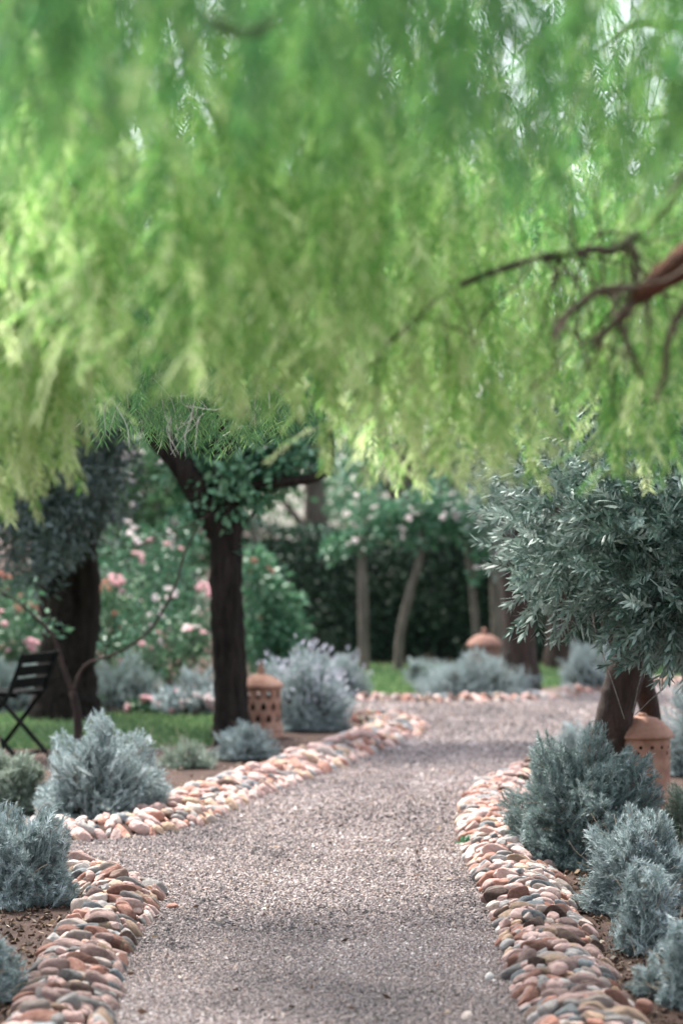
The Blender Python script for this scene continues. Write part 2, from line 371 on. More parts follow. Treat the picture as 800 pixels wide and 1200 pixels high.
for bn, line, width, height in BORD:
    c = spline(np.array(line), 24)[:, :2]
    seg = np.linalg.norm(np.diff(c, axis=0), axis=1); S = np.concatenate([[0], np.cumsum(seg)])
    def at(s):
        x = np.interp(s, S, c[:, 0]); y = np.interp(s, S, c[:, 1]); e = .03
        tx = np.interp(s + e, S, c[:, 0]) - np.interp(s - e, S, c[:, 0]); ty = np.interp(s + e, S, c[:, 1]) - np.interp(s - e, S, c[:, 1])
        t = np.array([tx, ty]) / (math.hypot(tx, ty) + 1e-9); return np.array([x, y]), t
    hw = width / 2
    prof = lambda u: height * max(0., 1 - abs(u) ** 2.6)
    # soil bank beneath
    us = np.linspace(-1, 1, 9); ss = np.arange(0, S[-1], .08); rows = []
    for s in ss:
        q, t = at(s); nrm = np.array([t[1], -t[0]])
        rows.append([[*(q + nrm * u * hw * .95), max(-.01, (prof(u) - .02) * R.uniform(.85, 1.05)) if abs(u) < .99 else -.01] for u in us])
    v = np.array(rows).reshape(-1, 3); i = np.arange(len(ss) - 1)[:, None] * 9; j = np.arange(8)[None]
    bankG.add(v, q=np.stack([i + j, i + j + 1, i + 10 + j, i + 9 + j], -1).reshape(-1, 4), r=.5)
    step = {'right': .044, 'left': .044, 'upper': .055, 'far': .09}[bn]
    s = .02
    while s < S[-1]:
        q, t = at(s); nrm = np.array([t[1], -t[0]])       # to the right of travel
        u = -1.0 + R.uniform(0, .12)
        while u < 1.02:
            a = R.choice([R.uniform(.020, .034), R.uniform(.034, .050), R.uniform(.050, .070)], p=[.36, .44, .2])   # half length across the border
            if bn in ('upper', 'far'): a *= 1.15
            b = a * R.uniform(.26, .46) + .006; cc = a * R.uniform(.42, .72)
            uu = min(u + a * .8 / hw, 1.05)
            ds = R.normal(0, .02)
            pos2 = at(min(max(s + ds, 0), S[-1]))[0] + nrm * uu * hw
            z = max(.012, prof(min(uu, .97)) - .012 + R.normal(0, .011))
            slope = -math.copysign(1, uu) * abs(uu) ** 1.6 * .8         # roll down the flanks
            yaw = math.atan2(nrm[1], nrm[0]) + R.normal(0, .5)
            lean = R.normal(.55, .35)                                   # leaning back along the row
            cy, sy = math.cos(yaw), math.sin(yaw)
            Z = np.array([[cy, -sy, 0], [sy, cy, 0], [0, 0, 1]])
            Y = np.array([[math.cos(slope), 0, -math.sin(slope)], [0, 1, 0], [math.sin(slope), 0, math.cos(slope)]])
            X = np.array([[1, 0, 0], [0, math.cos(lean), -math.sin(lean)], [0, math.sin(lean), math.cos(lean)]])
            mat = Z @ Y @ X @ np.diag([a, b, cc])
            stones.append(dict(p=np.array([*pos2, z]), m=mat, k=int(R.integers(NP)), c=int(R.choice(len(SN), p=SW)), b=bn, s=s, u=uu, a=a))
            u += a * 1.5 / hw
        s += step * R.uniform(.85, 1.15)
tag(bankG.build('soil_bank', M['soil'], smooth=True), 'low bank of soil that the border stones are set in', 'soil bank', kind='structure')

for st in stones:
    x, y, z = st['p']; st['px'] = 400 + F * x / y; st['py'] = 600 - F * (z - H) / y
    st['size'] = st['a'] / y if (-6 < st['px'] < 806 and 600 < st['py'] < 1204 and st['b'] in ('right', 'left')) else 0
# a stone counts as nearest when it shows large
order = sorted(range(len(stones)), key=lambda i: -stones[i]['size'] * (1 if stones[i]['py'] > 1000 else .6))
near = set(order[:300])
ME = {}
def stone_mesh(k, c):
    if (k, c) not in ME:
        gg = Geo(); gg.add(PEB[k][0], t=PEB[k][1], r=.5)
        o = gg.build('river_stone', M['st_' + SN[c]], smooth=True); ME[(k, c)] = o.data; bpy.data.objects.remove(o)
    return ME[(k, c)]
from mathutils import Matrix
def lane(st):
    inner = -1 if st['b'] == 'right' else 1        # which flank faces the gravel
    w = st['u'] * inner
    return 'gravel edge' if w > .4 else ('soil edge' if w < -.4 else 'crest')
def place(st):
    if st['b'] == 'right':
        for lim, w in ((1160, 'beside the round ball stone'), (1118, 'by the low lavender tuft'), (1080, 'by the tall spiky lavender'), (1045, 'by the domed lavender'), (1005, 'beside the big lavender'), (0, 'near its far end')):
            if st['py'] > lim: return 'right border ' + w
    for lim, w in ((1165, 'nearest the viewer'), (1125, 'before its bend'), (1085, 'at its widening bend'), (1045, 'at its corner'), (0, 'where it turns off left')):
        if st['py'] > lim: return 'left border ' + w
bykey = {}
for i in sorted(near, key=lambda i: -stones[i]['py']):
    st = stones[i]; sz = 'small' if st['a'] < .034 else ('large' if st['a'] > .050 else '')
    key = ((sz + ' ' if sz else '') + SN[st['c']], lane(st), place(st)); bykey.setdefault(key, []).append(i)
ordn = ['nearest', 'second nearest', 'third nearest', 'fourth nearest', 'fifth nearest', 'sixth nearest', 'seventh nearest', 'eighth nearest', 'ninth nearest', 'tenth nearest']
for (col, ln, pl), ids in bykey.items():
    for q, i in enumerate(ids):
        st = stones[i]
        o = bpy.data.objects.new('river_stone', stone_mesh(st['k'], st['c'])); COL.objects.link(o)
        o.matrix_world = Matrix.Translation(Vector(st['p'])) @ Matrix(st['m'].tolist()).to_4x4()
        pre = '' if len(ids) == 1 else ordn[q] + ' '
        tag(o, f"{pre}{col} stone, {ln} of {pl}", 'stone', 'rounded stones edging the gravel path')
G = Geo()
for i, st in enumerate(stones):
    if i in near: continue
    v, t = (PEB if st['p'][1] < 12 else PEBLO)[st['k']]
    G.add(v @ st['m'].T + st['p'], t=t, r=R.random(), m=st['c'])
tag(G.build('border_stones', [M['st_' + k] for k in SN], smooth=True), 'mass of rounded pink and grey stones in the farther path borders', 'stones', kind='stuff')
def lone_stone(px, py, r, col, label, sq=.85):
    gg = Geo(); v, t = pebble(3, 77 + int(px)); v = v * r * np.array([1, 1, sq]); p = g(px, py); p[2] = r * sq * .8
    gg.add(v, t=t, r=.5); o = gg.build('stone', M['st_' + col], smooth=True); o.location = p; tag(o, label, 'stone')
lone_stone(755, 1190, .032, 'terracotta red', 'round ball shaped reddish brown stone alone on the soil by the right border', .95)
lone_stone(507, 906, .022, 'cream', 'single pale cream pebble lying alone on the far gravel')
lone_stone(575, 1150, .022, 'grey', 'loose grey pebble on the gravel just beside the right border')
lone_stone(548, 1197, .022, 'cream', 'loose pale pebble on the gravel at the bottom of the path')
lone_stone(203, 1066, .03, 'terracotta red', 'loose reddish stone fallen on the gravel at the left border corner', .5)

# leaf litter, clods on the beds and a few bits on the path
G = Geo()
lq = np.array([[0, 1, 2, 3]]); lv = np.array([[0, 0, 0], [.3, .5, .05], [0, 1, .12], [-.3, .5, .05]])
zones = [((.55, 1.35), (7.2, 11.5), 1500), ((-1.7, -.85), (7.2, 11), 900), ((-1.6, .2), (12, 17), 1400), ((-.9, .7), (7, 16), 420)]
for xr, yr, n in zones:
    p = np.stack([R.uniform(*xr, n), R.uniform(*yr, n), R.uniform(.006, .016, n)], 1)
    if n > 420: p = p[~inside(p, PATH)]
    n = len(p); d = R.normal(size=(n, 3)) * [1, 1, .25]
    L = R.uniform(.012, .04, n) * np.where(R.random(n) < .05, 1.25, 1)
    scatter(G, lv, lq, None, frames(d) * np.stack([L * R.uniform(.3, 1, n), L, L], 1)[:, None, :], p)
n = 2600
p = np.concatenate([np.stack([R.uniform(.5, 1.4, n), R.uniform(7, 12, n), np.zeros(n)], 1), np.stack([R.uniform(-1.8, -.8, n), R.uniform(7, 11, n), np.zeros(n)], 1)])
p = p[~inside(p, PATH)]; s = R.uniform(.004, .016, len(p)); p[:, 2] = s * .3
scatter(G, ov, None, ot, frames(rdir(len(p))) * (s[:, None] * R.uniform(.6, 1.2, (len(p), 3)))[:, None, :], p, r=R.uniform(0, .55, len(p)))
tag(G.build('litter', M['litter']), 'dry fallen leaves, crumbs of soil and chips scattered on the beds', 'litter', kind='stuff')

# ------------------------------------------------------------------ plants: prototypes
def lens(L, w, curve=0.):     # 6-vertex leaf along +Y, normal +Z
    v = np.array([[0, 0, 0], [-w, .32*L, -.15*w], [w, .32*L, -.15*w], [-.85*w, .68*L, -curve*L*.4], [.85*w, .68*L, -curve*L*.4], [0, L, -curve*L]])
    return v, np.array([[0, 2, 1], [1, 2, 4], [1, 4, 3], [3, 4, 5]])
RH = np.array([[0, 0, 0], [.5, .45, 0], [0, 1, 0], [-.5, .45, 0]]); RHq = np.array([[0, 1, 2, 3]])

def lav_sprig(k, L=.16, nl=26, ll=.036, lw=.0045):
    """one upright lavender shoot along +Y, leaves as rhombi"""
    rr = np.random.default_rng(900 + k); vs, qs = [], []
    for i in range(nl):
        y = L * (.12 + .88 * (i / nl) ** .8); a = i * 2.4 + rr.normal(0, .3); op = rr.uniform(.35, .8) * (1.15 - .6 * i / nl)
        d = np.array([math.cos(a) * math.sin(op), math.cos(op), math.sin(a) * math.sin(op)])
        x = unit(np.cross(d, [0, 1, .01])); l = ll * rr.uniform(.7, 1.2); b = np.array([0, y, 0.])
        droop = np.array([math.cos(a), -.35, math.sin(a)]) * l * .18
        vs += [b, b + d * l * .5 + x * lw * .6, b + d * l + droop, b + d * l * .5 - x * lw * .6]; qs.append(np.arange(4) + 4 * i)
    n = len(vs)
    vs += [np.array([-.0012, 0, 0]), np.array([.0012, 0, 0]), np.array([.0008, L, 0]), np.array([-.0008, L, 0])]; qs.append(np.arange(4) + n)
    return np.array(vs), np.array(qs)
SPRIG = [lav_sprig(k) for k in range(6)]
SPRIG_NEAR = [lav_sprig(k + 20, .15, 34, .042, .0048) for k in range(6)]
def lavender(name, W, D, Hh, n, label, loc, near=False, mat='lav', flowers=0, spread=.5, seed=0, sc=1., core=True, gaps=0):
    root = thing(name, loc, label, 'shrub', 'lavender bushes along the path')
    G = Geo(); pr = SPRIG_NEAR if near else SPRIG; n = int(n * 2.5)
    sc *= .64
    d = rdir(n); d[:, 2] = np.abs(d[:, 2]) * 1.0 - .12; d = unit(d)
    if gaps:
        for _ in range(gaps):
            gd = unit(R.normal(size=3) * [1, 1, .3] + [0, -1.1, .25]); keep = (d @ gd) < R.uniform(.86, .93); d = d[keep]
    n = len(d); d0 = d; d = d / (np.abs(d) ** 2.8).sum(1, keepdims=True) ** (1 / 2.8)
    lump = .92 + .2 * np.sin(d[:, 0] * 5 + seed) * np.cos(d[:, 1] * 4 + seed * 2) + .1 * np.sin(d[:, 2] * 9 + d[:, 0] * 6 + seed)
    rad = lump * R.uniform(.5, 1.0, n) ** .5
    tip = d * rad[:, None] * np.array([W / 2, D / 2, Hh]); tip[:, 2] = np.maximum(tip[:, 2], .03)
    dirs = unit(d0 * (spread + .45) * np.array([1, 1, .7]) + np.array([0, 0, .34]) + R.normal(0, .36, (n, 3)))
    L = R.uniform(.75, 1.3, n) * sc
    for k in range(6):
        s = np.arange(n) % 6 == k
        Ls = L[s]; ds = dirs[s]
        scatter(G, *pr[k], None, frames(ds) * Ls[:, None, None], tip[s] - ds * (Ls * .15)[:, None], r=np.clip(R.normal(.5, .2, s.sum()) , 0, 1), jit=.12)
    if flowers:
        top = np.where(d0[:, 2] > .3)[0]; f = R.choice(top, min(flowers, len(top)), replace=False)
        b0 = tip[f]; dd = unit(dirs[f] + [0, 0, .8])
        fv = np.array([[0, 0, 0], [.006, .02, 0], [0, .045, 0], [-.006, .02, 0], [0, .02, .006], [0, .02, -.006]]); fq = np.array([[0, 1, 2, 3], [0, 4, 2, 5]])
        scatter(G, fv, fq, None, frames(dd), b0 + dd * .06, m=1)
    G.build('foliage', [M[mat], M['lav_flower']], root)
    G = Geo()
    for i in R.choice(n, min(n, 45), replace=False):
        e = tip[i] - dirs[i] * .1; e[2] = max(e[2], .03); b0 = np.array([R.normal(0, W * .07), R.normal(0, D * .07), 0])
        tube(G, [b0, b0 * .6 + e * .45 + [0, 0, .03], e], [.005, .0035, .002], 4, 3, cap=False)
    for i in R.choice(n, min(n // 16, 22), replace=False):
        tube(G, [[0, 0, 0], tip[i] * .5 + [0, 0, .02], tip[i] + dirs[i] * .05, tip[i] + dirs[i] * R.uniform(.08, .13) + R.normal(0, .012, 3)], [.002, .0016, .0012, .0009], 4, 3, cap=False, m=1)
    G.build('stems', [M['twig_brown'], M['twig_dry']], root)
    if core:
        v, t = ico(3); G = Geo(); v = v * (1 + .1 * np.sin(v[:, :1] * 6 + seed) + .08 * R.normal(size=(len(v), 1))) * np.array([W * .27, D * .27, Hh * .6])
        v[:, 2] = np.maximum(v[:, 2], 0.0); G.add(v, t=t, r=.5); G.build('shade_core', M['core'], root)
    return root

def lavpx(px0, px1, ytop, ybase, n, label, mat='lav', dep=None, **kw):
    """a bush seen between two photo columns, standing on the ground at row ybase"""
    c = g((px0 + px1) / 2, ybase); Dm = c[1]; W = (px1 - px0) / F * Dm; Hh = (ybase - ytop) / F * Dm
    dep = dep or W
    c[1] += dep * .4; Hh *= 1.0; c[0] *= c[1] / Dm
    return lavender('lavender_bush', W * 1.12, dep, Hh * .98, n, label, c, mat=mat, seed=px0 * .1, **kw)

lavpx(602, 758, 866, 1022, 1500, 'large dark blue green lavender in front of the terracotta lantern by the right border', 'lav_dark', near=True, dep=.75)
lavpx(692, 815, 952, 1078, 900, 'domed silvery lavender with dark bare hollows, at the right border', 'lav', near=True, gaps=1, spread=.7)
lavpx(722, 786, 1010, 1122, 190, 'tall narrow spiky lavender with bare stems, before the domed one', 'lav', near=True, spread=.1, core=False, sc=1.15)
lavpx(738, 792, 1128, 1172, 90, 'tiny low spiky lavender tuft behind the round ball stone', 'lav', near=True, spread=.9, core=False, sc=.7)
lavpx(776, 850, 1078, 1185, 190, 'spiky pale lavender at the lower right edge, nearest the viewer', 'lav', near=True, core=False, sc=1.2, spread=.3)
lavpx(770, 850, 925, 1000, 420, 'green grey lavender behind the domed one, half out of view on the right', 'lav_mix')
lavpx(772, 860, 802, 912, 500, 'pale lavender behind the right-hand terracotta lantern', 'lav')
lavpx(648, 712, 846, 905, 300, 'small pale lavender at the foot of the leaning olive trunk', 'lav')
lavpx(655, 722, 750, 812, 420, 'clipped far lavender beyond the path bend, behind the olive trunk', 'lav')
lavpx(474, 502, 768, 803, 120, 'tiny pale lavender between the rounded and the wide clipped ones', 'lav')
lavpx(488, 626, 768, 816, 800, 'wide low clipped lavender below the domed lantern lid', 'lav', dep=.8)
lavpx(372, 432, 766, 818, 420, 'rounded far lavender right of the pale topped one', 'lav', flowers=60)
lavpx(312, 410, 762, 858, 1100, 'big pale topped lavender behind the pierced lantern', 'lav', flowers=420, dep=.75)  # dense pale flower spikes also paint in a sunlit top
lavpx(256, 322, 846, 893, 300, 'small lavender at the foot of the dark straight trunk', 'lav')
lavpx(190, 252, 868, 902, 160, 'thin scraggly lavender left of the dark straight trunk', 'lav_mix', core=False)
lavpx(50, 190, 856, 966, 1100, 'broad silvery lavender on the corner of the upper left border', 'lav', near=True, dep=.7)
lavpx(-40, 52, 882, 956, 600, 'greyish lavender at the left edge behind the side path', 'lav_mix', near=True)
lavpx(-45, 86, 955, 1066, 1100, 'dense spiky lavender inside the corner of the near left border', 'lav', near=True, dep=.5)
lavpx(-60, 22, 1085, 1180, 300, 'sparse lavender sprigs at the lower left edge', 'lav', near=True, core=False)
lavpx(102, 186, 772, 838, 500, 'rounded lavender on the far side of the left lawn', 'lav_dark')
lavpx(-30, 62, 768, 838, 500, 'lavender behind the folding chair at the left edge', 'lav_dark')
lavpx(206, 258, 782, 836, 300, 'small far lavender just left of the dark straight trunk', 'lav')

# small green weeds between the right border stones
for (px, py, lab) in ((548, 1000, 'little green weed growing in the gravel edge of the right border'), (572, 978, 'soft green weed among the far stones of the right border'), (600, 928, 'tuft of green weed at the far end of the right border')):
    p = g(px, py); G = Geo(); n = 60; d = unit(R.normal(size=(n, 3)) + [0, 0, 1.1]); L = R.uniform(.02, .05, n)
    scatter(G, RH, RHq, None, frames(d) * np.stack([L * .3, L, L], 1)[:, None, :], R.normal(0, .010, (n, 3)) * [1.6, 1.6, 0] + [0, 0, .05])
    o = G.build('weed', M['green_leaf']); o.location = p; tag(o, lab, 'weed', 'weeds in the stone border')

# ------------------------------------------------------------------ terracotta lanterns
def pierced(geo, r, z0, z1, cols, rows, hole, wall=.014, holes=None, bulge=0.):
    """round wall with real openings; hole(kx, ky) -> 8 points in [-.5,.5] cell space or None"""
    sq = np.array([[-.5, -.5], [0, -.5], [.5, -.5], [.5, 0], [.5, .5], [0, .5], [-.5, .5], [-.5, 0]])
    def mapp(cx, cy, uv, rad):
        if cy % 2: cx = cx + .5
        a = (cx + .5 + uv[:, 0]) / cols * 2 * PI; f = (cy + .5 + uv[:, 1]) / rows; z = z0 + f * (z1 - z0)
        rr = rad + bulge * np.sin(f * PI)
        return np.stack([rr * np.cos(a), rr * np.sin(a), z], 1)
    for cx in range(cols):
        for cy in range(rows):
            h = hole(cx, cy)
            for rad, flip in ((r, False), (r - wall, True)):
                if h is None:
                    v = np.vstack([mapp(cx, cy, sq, rad), mapp(cx, cy, np.zeros((1, 2)), rad)])
                    t = np.array([[i, (i + 1) % 8, 8] for i in range(8)]); geo.add(v, t=t[:, ::-1] if flip else t, r=.5, m=int(flip))
                else:
                    v = np.vstack([mapp(cx, cy, sq, rad), mapp(cx, cy, h, rad)])
                    q = np.array([[i, (i + 1) % 8, 8 + (i + 1) % 8, 8 + i] for i in range(8)]); geo.add(v, q=q[:, ::-1] if flip else q, r=.5, m=int(flip))
            if h is not None:
                v = np.vstack([mapp(cx, cy, h, r), mapp(cx, cy, h, r - wall)])
                geo.add(v, q=np.array([[i, (i + 1) % 8, 8 + (i + 1) % 8, 8 + i] for i in range(8)]), r=.5)
tear = np.array([[-.20, -.30], [0, -.36], [.20, -.30], [.27, -.08], [.13, .2], [0, .40], [-.13, .2], [-.27, -.08]])
a8 = np.array([[-.7, -.7], [0, -1], [.7, -.7], [1, 0], [.7, .7], [0, 1], [-.7, .7], [-1, 0]])
def lantern(loc, label, kind, sc=1., rz=0., mat='terracotta', tilt=0.):
    t = thing('terracotta_lantern', loc, label, 'lantern', None, rz); t.rotation_euler = (0, tilt, rz); t.scale = (sc, sc, sc)
    G = Geo(); lathe(G, [(.0, 0), (.150, 0), (.158, .012), (.150, .03), (.138, .036), (.148, .048), (.150, .06), (.139, .068), (.137, .075), (.142, .085), (.134, .094), (.118, .094), (0, .09)], 32)
    G.build('base', M[mat], t, smooth=True)
    G = Geo()
    if kind == 'tear':
        pierced(G, .130, .094, .330, 11, 3, lambda cx, cy: tear if cy != 1 else tear)
        lid = [(.112, .330), (.145, .328), (.150, .338), (.142, .350), (.120, .372), (.085, .395), (.045, .412), (.028, .418)]
        fin = [(.028, .418), (.020, .428), (.026, .440), (.020, .452), (.013, .462), (.016, .470), (.009, .484), (.003, .497), (0, .50)]
    else:
        def hl(cx, cy):
            if cy == 7 and cx % 2 == 0: return a8 * .33
            if cy == 6 and cx % 6 in (0, 2): return a8 * .36
            if cy == 5 and cx % 6 == 1: return a8 * .36
            return None
        pierced(G, .128, .094, .350, 30, 9, hl)
        lid = [(.112, .350), (.146, .346), (.150, .358), (.140, .368), (.138, .378), (.126, .386), (.122, .398), (.106, .406), (.100, .418), (.080, .424), (.072, .434), (.045, .440), (.022, .446)]
        fin = [(.024, .446), (.014, .454), (.022, .466), (.026, .476), (.018, .488), (.006, .496), (0, .498)] if mat != 'terracotta' else [(.022, .446), (.024, .452), (.014, .458), (0, .459)]
    G.build('body', [M[mat], M['hollow_shade']], t)
    G = Geo(); lathe(G, [(0, .095), (.085, .095), (.088, .20), (.080, .27), (0, .272)], 20); G.build('shade_insert', M['hollow_shade'], t)  # unseen dark cylinder added so the holes look shaded
    G = Geo(); lathe(G, lid, 32, wob=.01); L = G.build('lid', M[mat], t, smooth=True)
    G = Geo(); lathe(G, fin, 16); G.build('finial', M[mat], L, smooth=True)
    return t
p = g(306, 864); lantern(p, 'pierced terracotta lantern with teardrop holes beside the dark straight trunk', 'tear', 1.08, .3)
p = g(752, 951); lantern(p, 'round holed terracotta lantern with ridged lid beside the leaning olive trunk', 'dots', 1.15, .55)
p = g(567, 806); lantern(p, 'far domed terracotta lantern showing only its lid above clipped lavender', 'dots', 1.1, 0, 'terracotta_dull')

# ------------------------------------------------------------------ folding chair
def folding_chair():
    p = g(6, 890); t = thing('folding_chair', p, 'dark slatted folding garden chair on the grass at the left edge', 'chair', None, math.radians(66))
    w, sh = .21, .43
    for sx in (-1, 1):
        G = Geo(); bar(G, (sx * w, .20, 0), (sx * w, -.17, sh + .02), .018, .032, up=(1, 0, 0))
        bar(G, (sx * w, -.17, sh + .02), (sx * w, -.27, .70), .018, .032, up=(1, 0, 0)); G.build('back_leg_frame', M['chair'], t)
        G = Geo(); bar(G, (sx * (w - .024), -.24, 0), (sx * (w - .024), .20, sh - .01), .018, .032, up=(1, 0, 0)); G.build('front_leg', M['chair'], t)
    G = Geo()
    for i in range(6): box(G, (0, -.17 + i * .075, sh + .012), (w * 2 - .05, .055, .014))
    for sx in (-1, 1): box(G, (sx * .15, .02, sh - .006), (.022, .40, .018))
    G.build('seat', M['chair'], t)
    G = Geo()
    for z in (.505, .585, .665):
        yy = -.17 - (z - sh) / (.70 - sh) * .10
        box(G, (0, yy + .016, z), (w * 2 - .02, .012, .062), np.array([[1, 0, 0], [0, .96, .28], [0, -.28, .96]]).T)
    G.build('backrest', M['chair'], t)
    G = Geo(); bar(G, (-w + .01, .16, .05), (w - .01, .16, .05), .014, .02); bar(G, (-w + .03, -.2, .05), (w - .03, -.2, .05), .014, .02); G.build('stretcher', M['chair'], t)
folding_chair()

# ------------------------------------------------------------------ leaf clouds
def cloud(geo, clumps, n, L, w, down=.0, out=.6, shell=.55, m=0, r0=.5, rs=.22):
    """loose leaves in clumps: (centre, radius or (rx,ry,rz))"""
    cs = np.array([c for c, _ in clumps]); rs3 = np.array([np.broadcast_to(np.asarray(r, float), 3) for _, r in clumps])
    vol = np.prod(rs3, 1) ** (2 / 3); pick = R.choice(len(clumps), n, p=vol / vol.sum())
    d = rdir(n); rad = R.random(n) ** shell
    lump = 1 + .18 * np.sin(d[:, 0] * 6 + pick) * np.sin(d[:, 2] * 5 + pick * 2)
    p = cs[pick] + d * (rad * lump)[:, None] * rs3[pick]
    dr = unit(d * out + R.normal(0, .6, (n, 3)) + [0, 0, -down])
    l = L * R.uniform(.6, 1.25, n)
    clr = np.clip(r0 + (R.random(len(clumps))[pick] - .5) * .35 + R.normal(0, rs, n), 0, 1)
    scatter(geo, RH, RHq, None, frames(dr) * np.stack([np.full(n, w) * l / L, l, l], 1)[:, None, :], p, r=clr, jit=0)
def twigs(geo, base, clumps, n, r=.006, m=0):
    for i in range(n):
        c, rr = clumps[R.integers(len(clumps))]; rr = np.broadcast_to(np.asarray(rr, float), 3)
        e = np.asarray(c) + rdir(1)[0] * rr * .6; b = np.asarray(base[R.integers(len(base))])
        mid = (b + e) / 2 + R.normal(0, .04, 3) * np.linalg.norm(e - b)
        tube(geo, [b, mid, e], [r * 2, r * 1.3, r * .5], 5, 4, m=m, cap=False)

# olive twigs with opposite leaves
def olive_twig(k, L=.2):
    rr = np.random.default_rng(300 + k); V, T, n = [], [], 0
    for i in range(9):
        y = L * (.15 + .85 * i / 8)
        for sgn in ((-1, 1) if i < 8 else (-1, 1, 0, 2, 3)):
            a = i * PI / 2 * .9 + {1: 0, -1: PI, 0: 0, 2: PI / 2, 3: -PI / 2}[sgn] + rr.normal(0, .3); op = rr.uniform(.55, 1.0) * (1 - .35 * i / 8) if sgn else .1
            d = np.array([math.cos(a) * math.sin(op), math.cos(op), math.sin(a) * math.sin(op)])
            x = unit(np.cross(d, [0, 1, .02])); z = np.cross(x, d)
            lv, lt = lens(rr.uniform(.05, .08), rr.uniform(.0062, .0088), rr.uniform(-.02, .22))
            V.append(lv @ np.stack([x, d, z], 0) + [0, y, 0]); T.append(lt + n); n += len(lv)
    V.append(np.array([[-.002, 0, 0], [.002, 0, 0], [.001, L, 0], [-.001, L, 0]])); T.append(np.array([[0, 1, 2], [0, 2, 3]]) + n)
    return np.vstack(V), np.vstack(T)
OT = [olive_twig(k) for k in range(6)]
def olive_foliage(geo, clumps, n, sc=1., droop=.25):
    cs = np.array([c for c, _ in clumps]); rs3 = np.array([np.broadcast_to(np.asarray(r, float), 3) for _, r in clumps])
    vol = np.prod(rs3, 1) ** (2 / 3); pick = R.choice(len(clumps), n, p=vol / vol.sum()); d = rdir(n)
    p = cs[pick] + d * (R.random(n) ** .45)[:, None] * rs3[pick] * .9
    keep = (p[:, 2] > .98) | (p[:, 0] < -.16); p, d, pick = p[keep], d[keep], pick[keep]; n = len(p)      # pruned clear of the lantern
    dr = unit(d + R.normal(0, .5, (n, 3)) + [0, -.15, .15 - droop]); s = sc * R.uniform(.75, 1.2, n)
    clr = np.clip(.48 + (R.random(len(clumps))[pick] - .5) * .3 + R.normal(0, .16, n), 0, 1)
    for k in range(6):
        q = np.arange(n) % 6 == k
        scatter(geo, OT[k][0], None, OT[k][1], frames(dr[q]) * s[q][:, None, None], p[q], r=clr[q], jit=.12)

# right olive, leaning trunk beside the round holed lantern
def rel(pts, loc): return [np.asarray(p, float) - loc for p in pts]
loc = g(712, 952); loc[2] = 0
t = thing('olive_tree', loc, 'olive tree with silvery leaves and leaning trunk beside the right lantern', 'tree')
G = Geo(); D0 = loc[1]
tube(G, rel([P(706, 940, D0), P(712, 880, D0), P(724, 820, D0 - .05), P(738, 760, D0 - .1), P(742, 690, D0 - .1)], loc), [.125, .105, .10, .10, .085], 14, 8, .04)
tube(G, rel([P(738, 770, D0 - .1), P(700, 690, D0 - .2), P(664, 620, D0 - .3), P(640, 540, D0 - .2)], loc), [.075, .06, .045, .03], 10, 6, .04)
tube(G, rel([P(742, 700, D0 - .1), P(770, 620, D0 + .1), P(800, 520, D0), P(820, 430, D0)], loc), [.075, .06, .045, .03], 10, 6, .04)
tube(G, rel([P(742, 700, D0 - .1), P(735, 610, D0 + .2), P(720, 500, D0 + .3), P(700, 400, D0 + .2)], loc), [.07, .06, .04, .025], 10, 6, .04)
tube(G, rel([P(768, 935, D0 + .75), P(766, 900, D0 + .7), P(762, 840, D0 + .4), P(748, 785, D0)], loc), [.05, .05, .055, .06], 10, 6, .05)
G.build('trunk', M['bark_brown'], t, smooth=True)
cl = []
for px, py, D, r in ((622, 592, 11.45, .20), (650, 590, 11.05, .32), (700, 580, 10.85, .38), (760, 590, 10.75, .38), (820, 600, 10.85, .4), (635, 640, 11.25, .20), (668, 650, 10.85, .30), (640, 690, 11.05, .15), (665, 695, 11.05, .17),
                     (740, 640, 10.65, .35), (800, 660, 10.65, .36), (745, 690, 10.75, .22), (850, 690, 10.85, .4), (780, 715, 10.65, .26), (765, 755, 10.75, .15), (738, 795, 10.75, .11), (815, 735, 10.75, .18), (722, 838, 10.85, .05),
                     (690, 520, 11.45, .4), (780, 510, 11.45, .45), (860, 520, 11.45, .5), (640, 520, 11.85, .35), (720, 590, 12.25, .5), (820, 600, 12.45, .5), (730, 440, 11.85, .55), (840, 430, 11.85, .55), (650, 450, 12.25, .45)):
    cl.append((P(px, py, D) - loc, r))
G = Geo(); cl = [(c + np.array([.055, 0, 0]) if c[0] < .1 else c, r) for c, r in cl]
olive_foliage(G, cl, 2500, .92)
G.build('crown', M['olive'], t)
G = Geo(); twigs(G, rel([P(742, 690, D0), P(700, 660, D0), P(770, 620, D0), P(735, 600, D0), P(740, 760, D0 - .1)], loc), cl, 60, .004); G.build('twigs', M['bark_grey'], t)

# two olive trunks beyond the bend with their own crowns
def back_olive(px, py, wpx, lab, crown, lean=0, n=900):
    loc = g(px, py); D = loc[1]; k = D / F
    t = thing('olive_tree', loc, lab, 'tree', 'olive trees beyond the bend'); G = Geo()
    tube(G, rel([P(px, py + 3, D), P(px + lean * .3, py - 45, D), P(px + lean * .6, py - 95, D), P(px + lean, py - 160, D), P(px + lean * 1.3, py - 240, D)], loc), np.array([1.15, .9, .8, .75, .5]) * wpx / 2 * k, 12, 6, .05)
    G.build('trunk', M['bark_brown'], t, smooth=True)
    c = [(P(px + a, py + b, D + e) - loc, r) for a, b, e, r in crown]
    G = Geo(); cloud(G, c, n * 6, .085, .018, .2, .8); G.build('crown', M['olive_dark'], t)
    return t
cr1 = [(-10, -175, 0, .35), (40, -190, .3, .45), (-30, -230, 0, .45), (30, -260, 0, .6), (-5, -310, .2, .6), (70, -240, .2, .5)]
back_olive(612, 812, 44, 'thick brown olive trunk behind the wide clipped lavender', cr1, -8)
back_olive(655, 786, 34, 'brown olive trunk farther back on the sunlit lawn', cr1, 4)
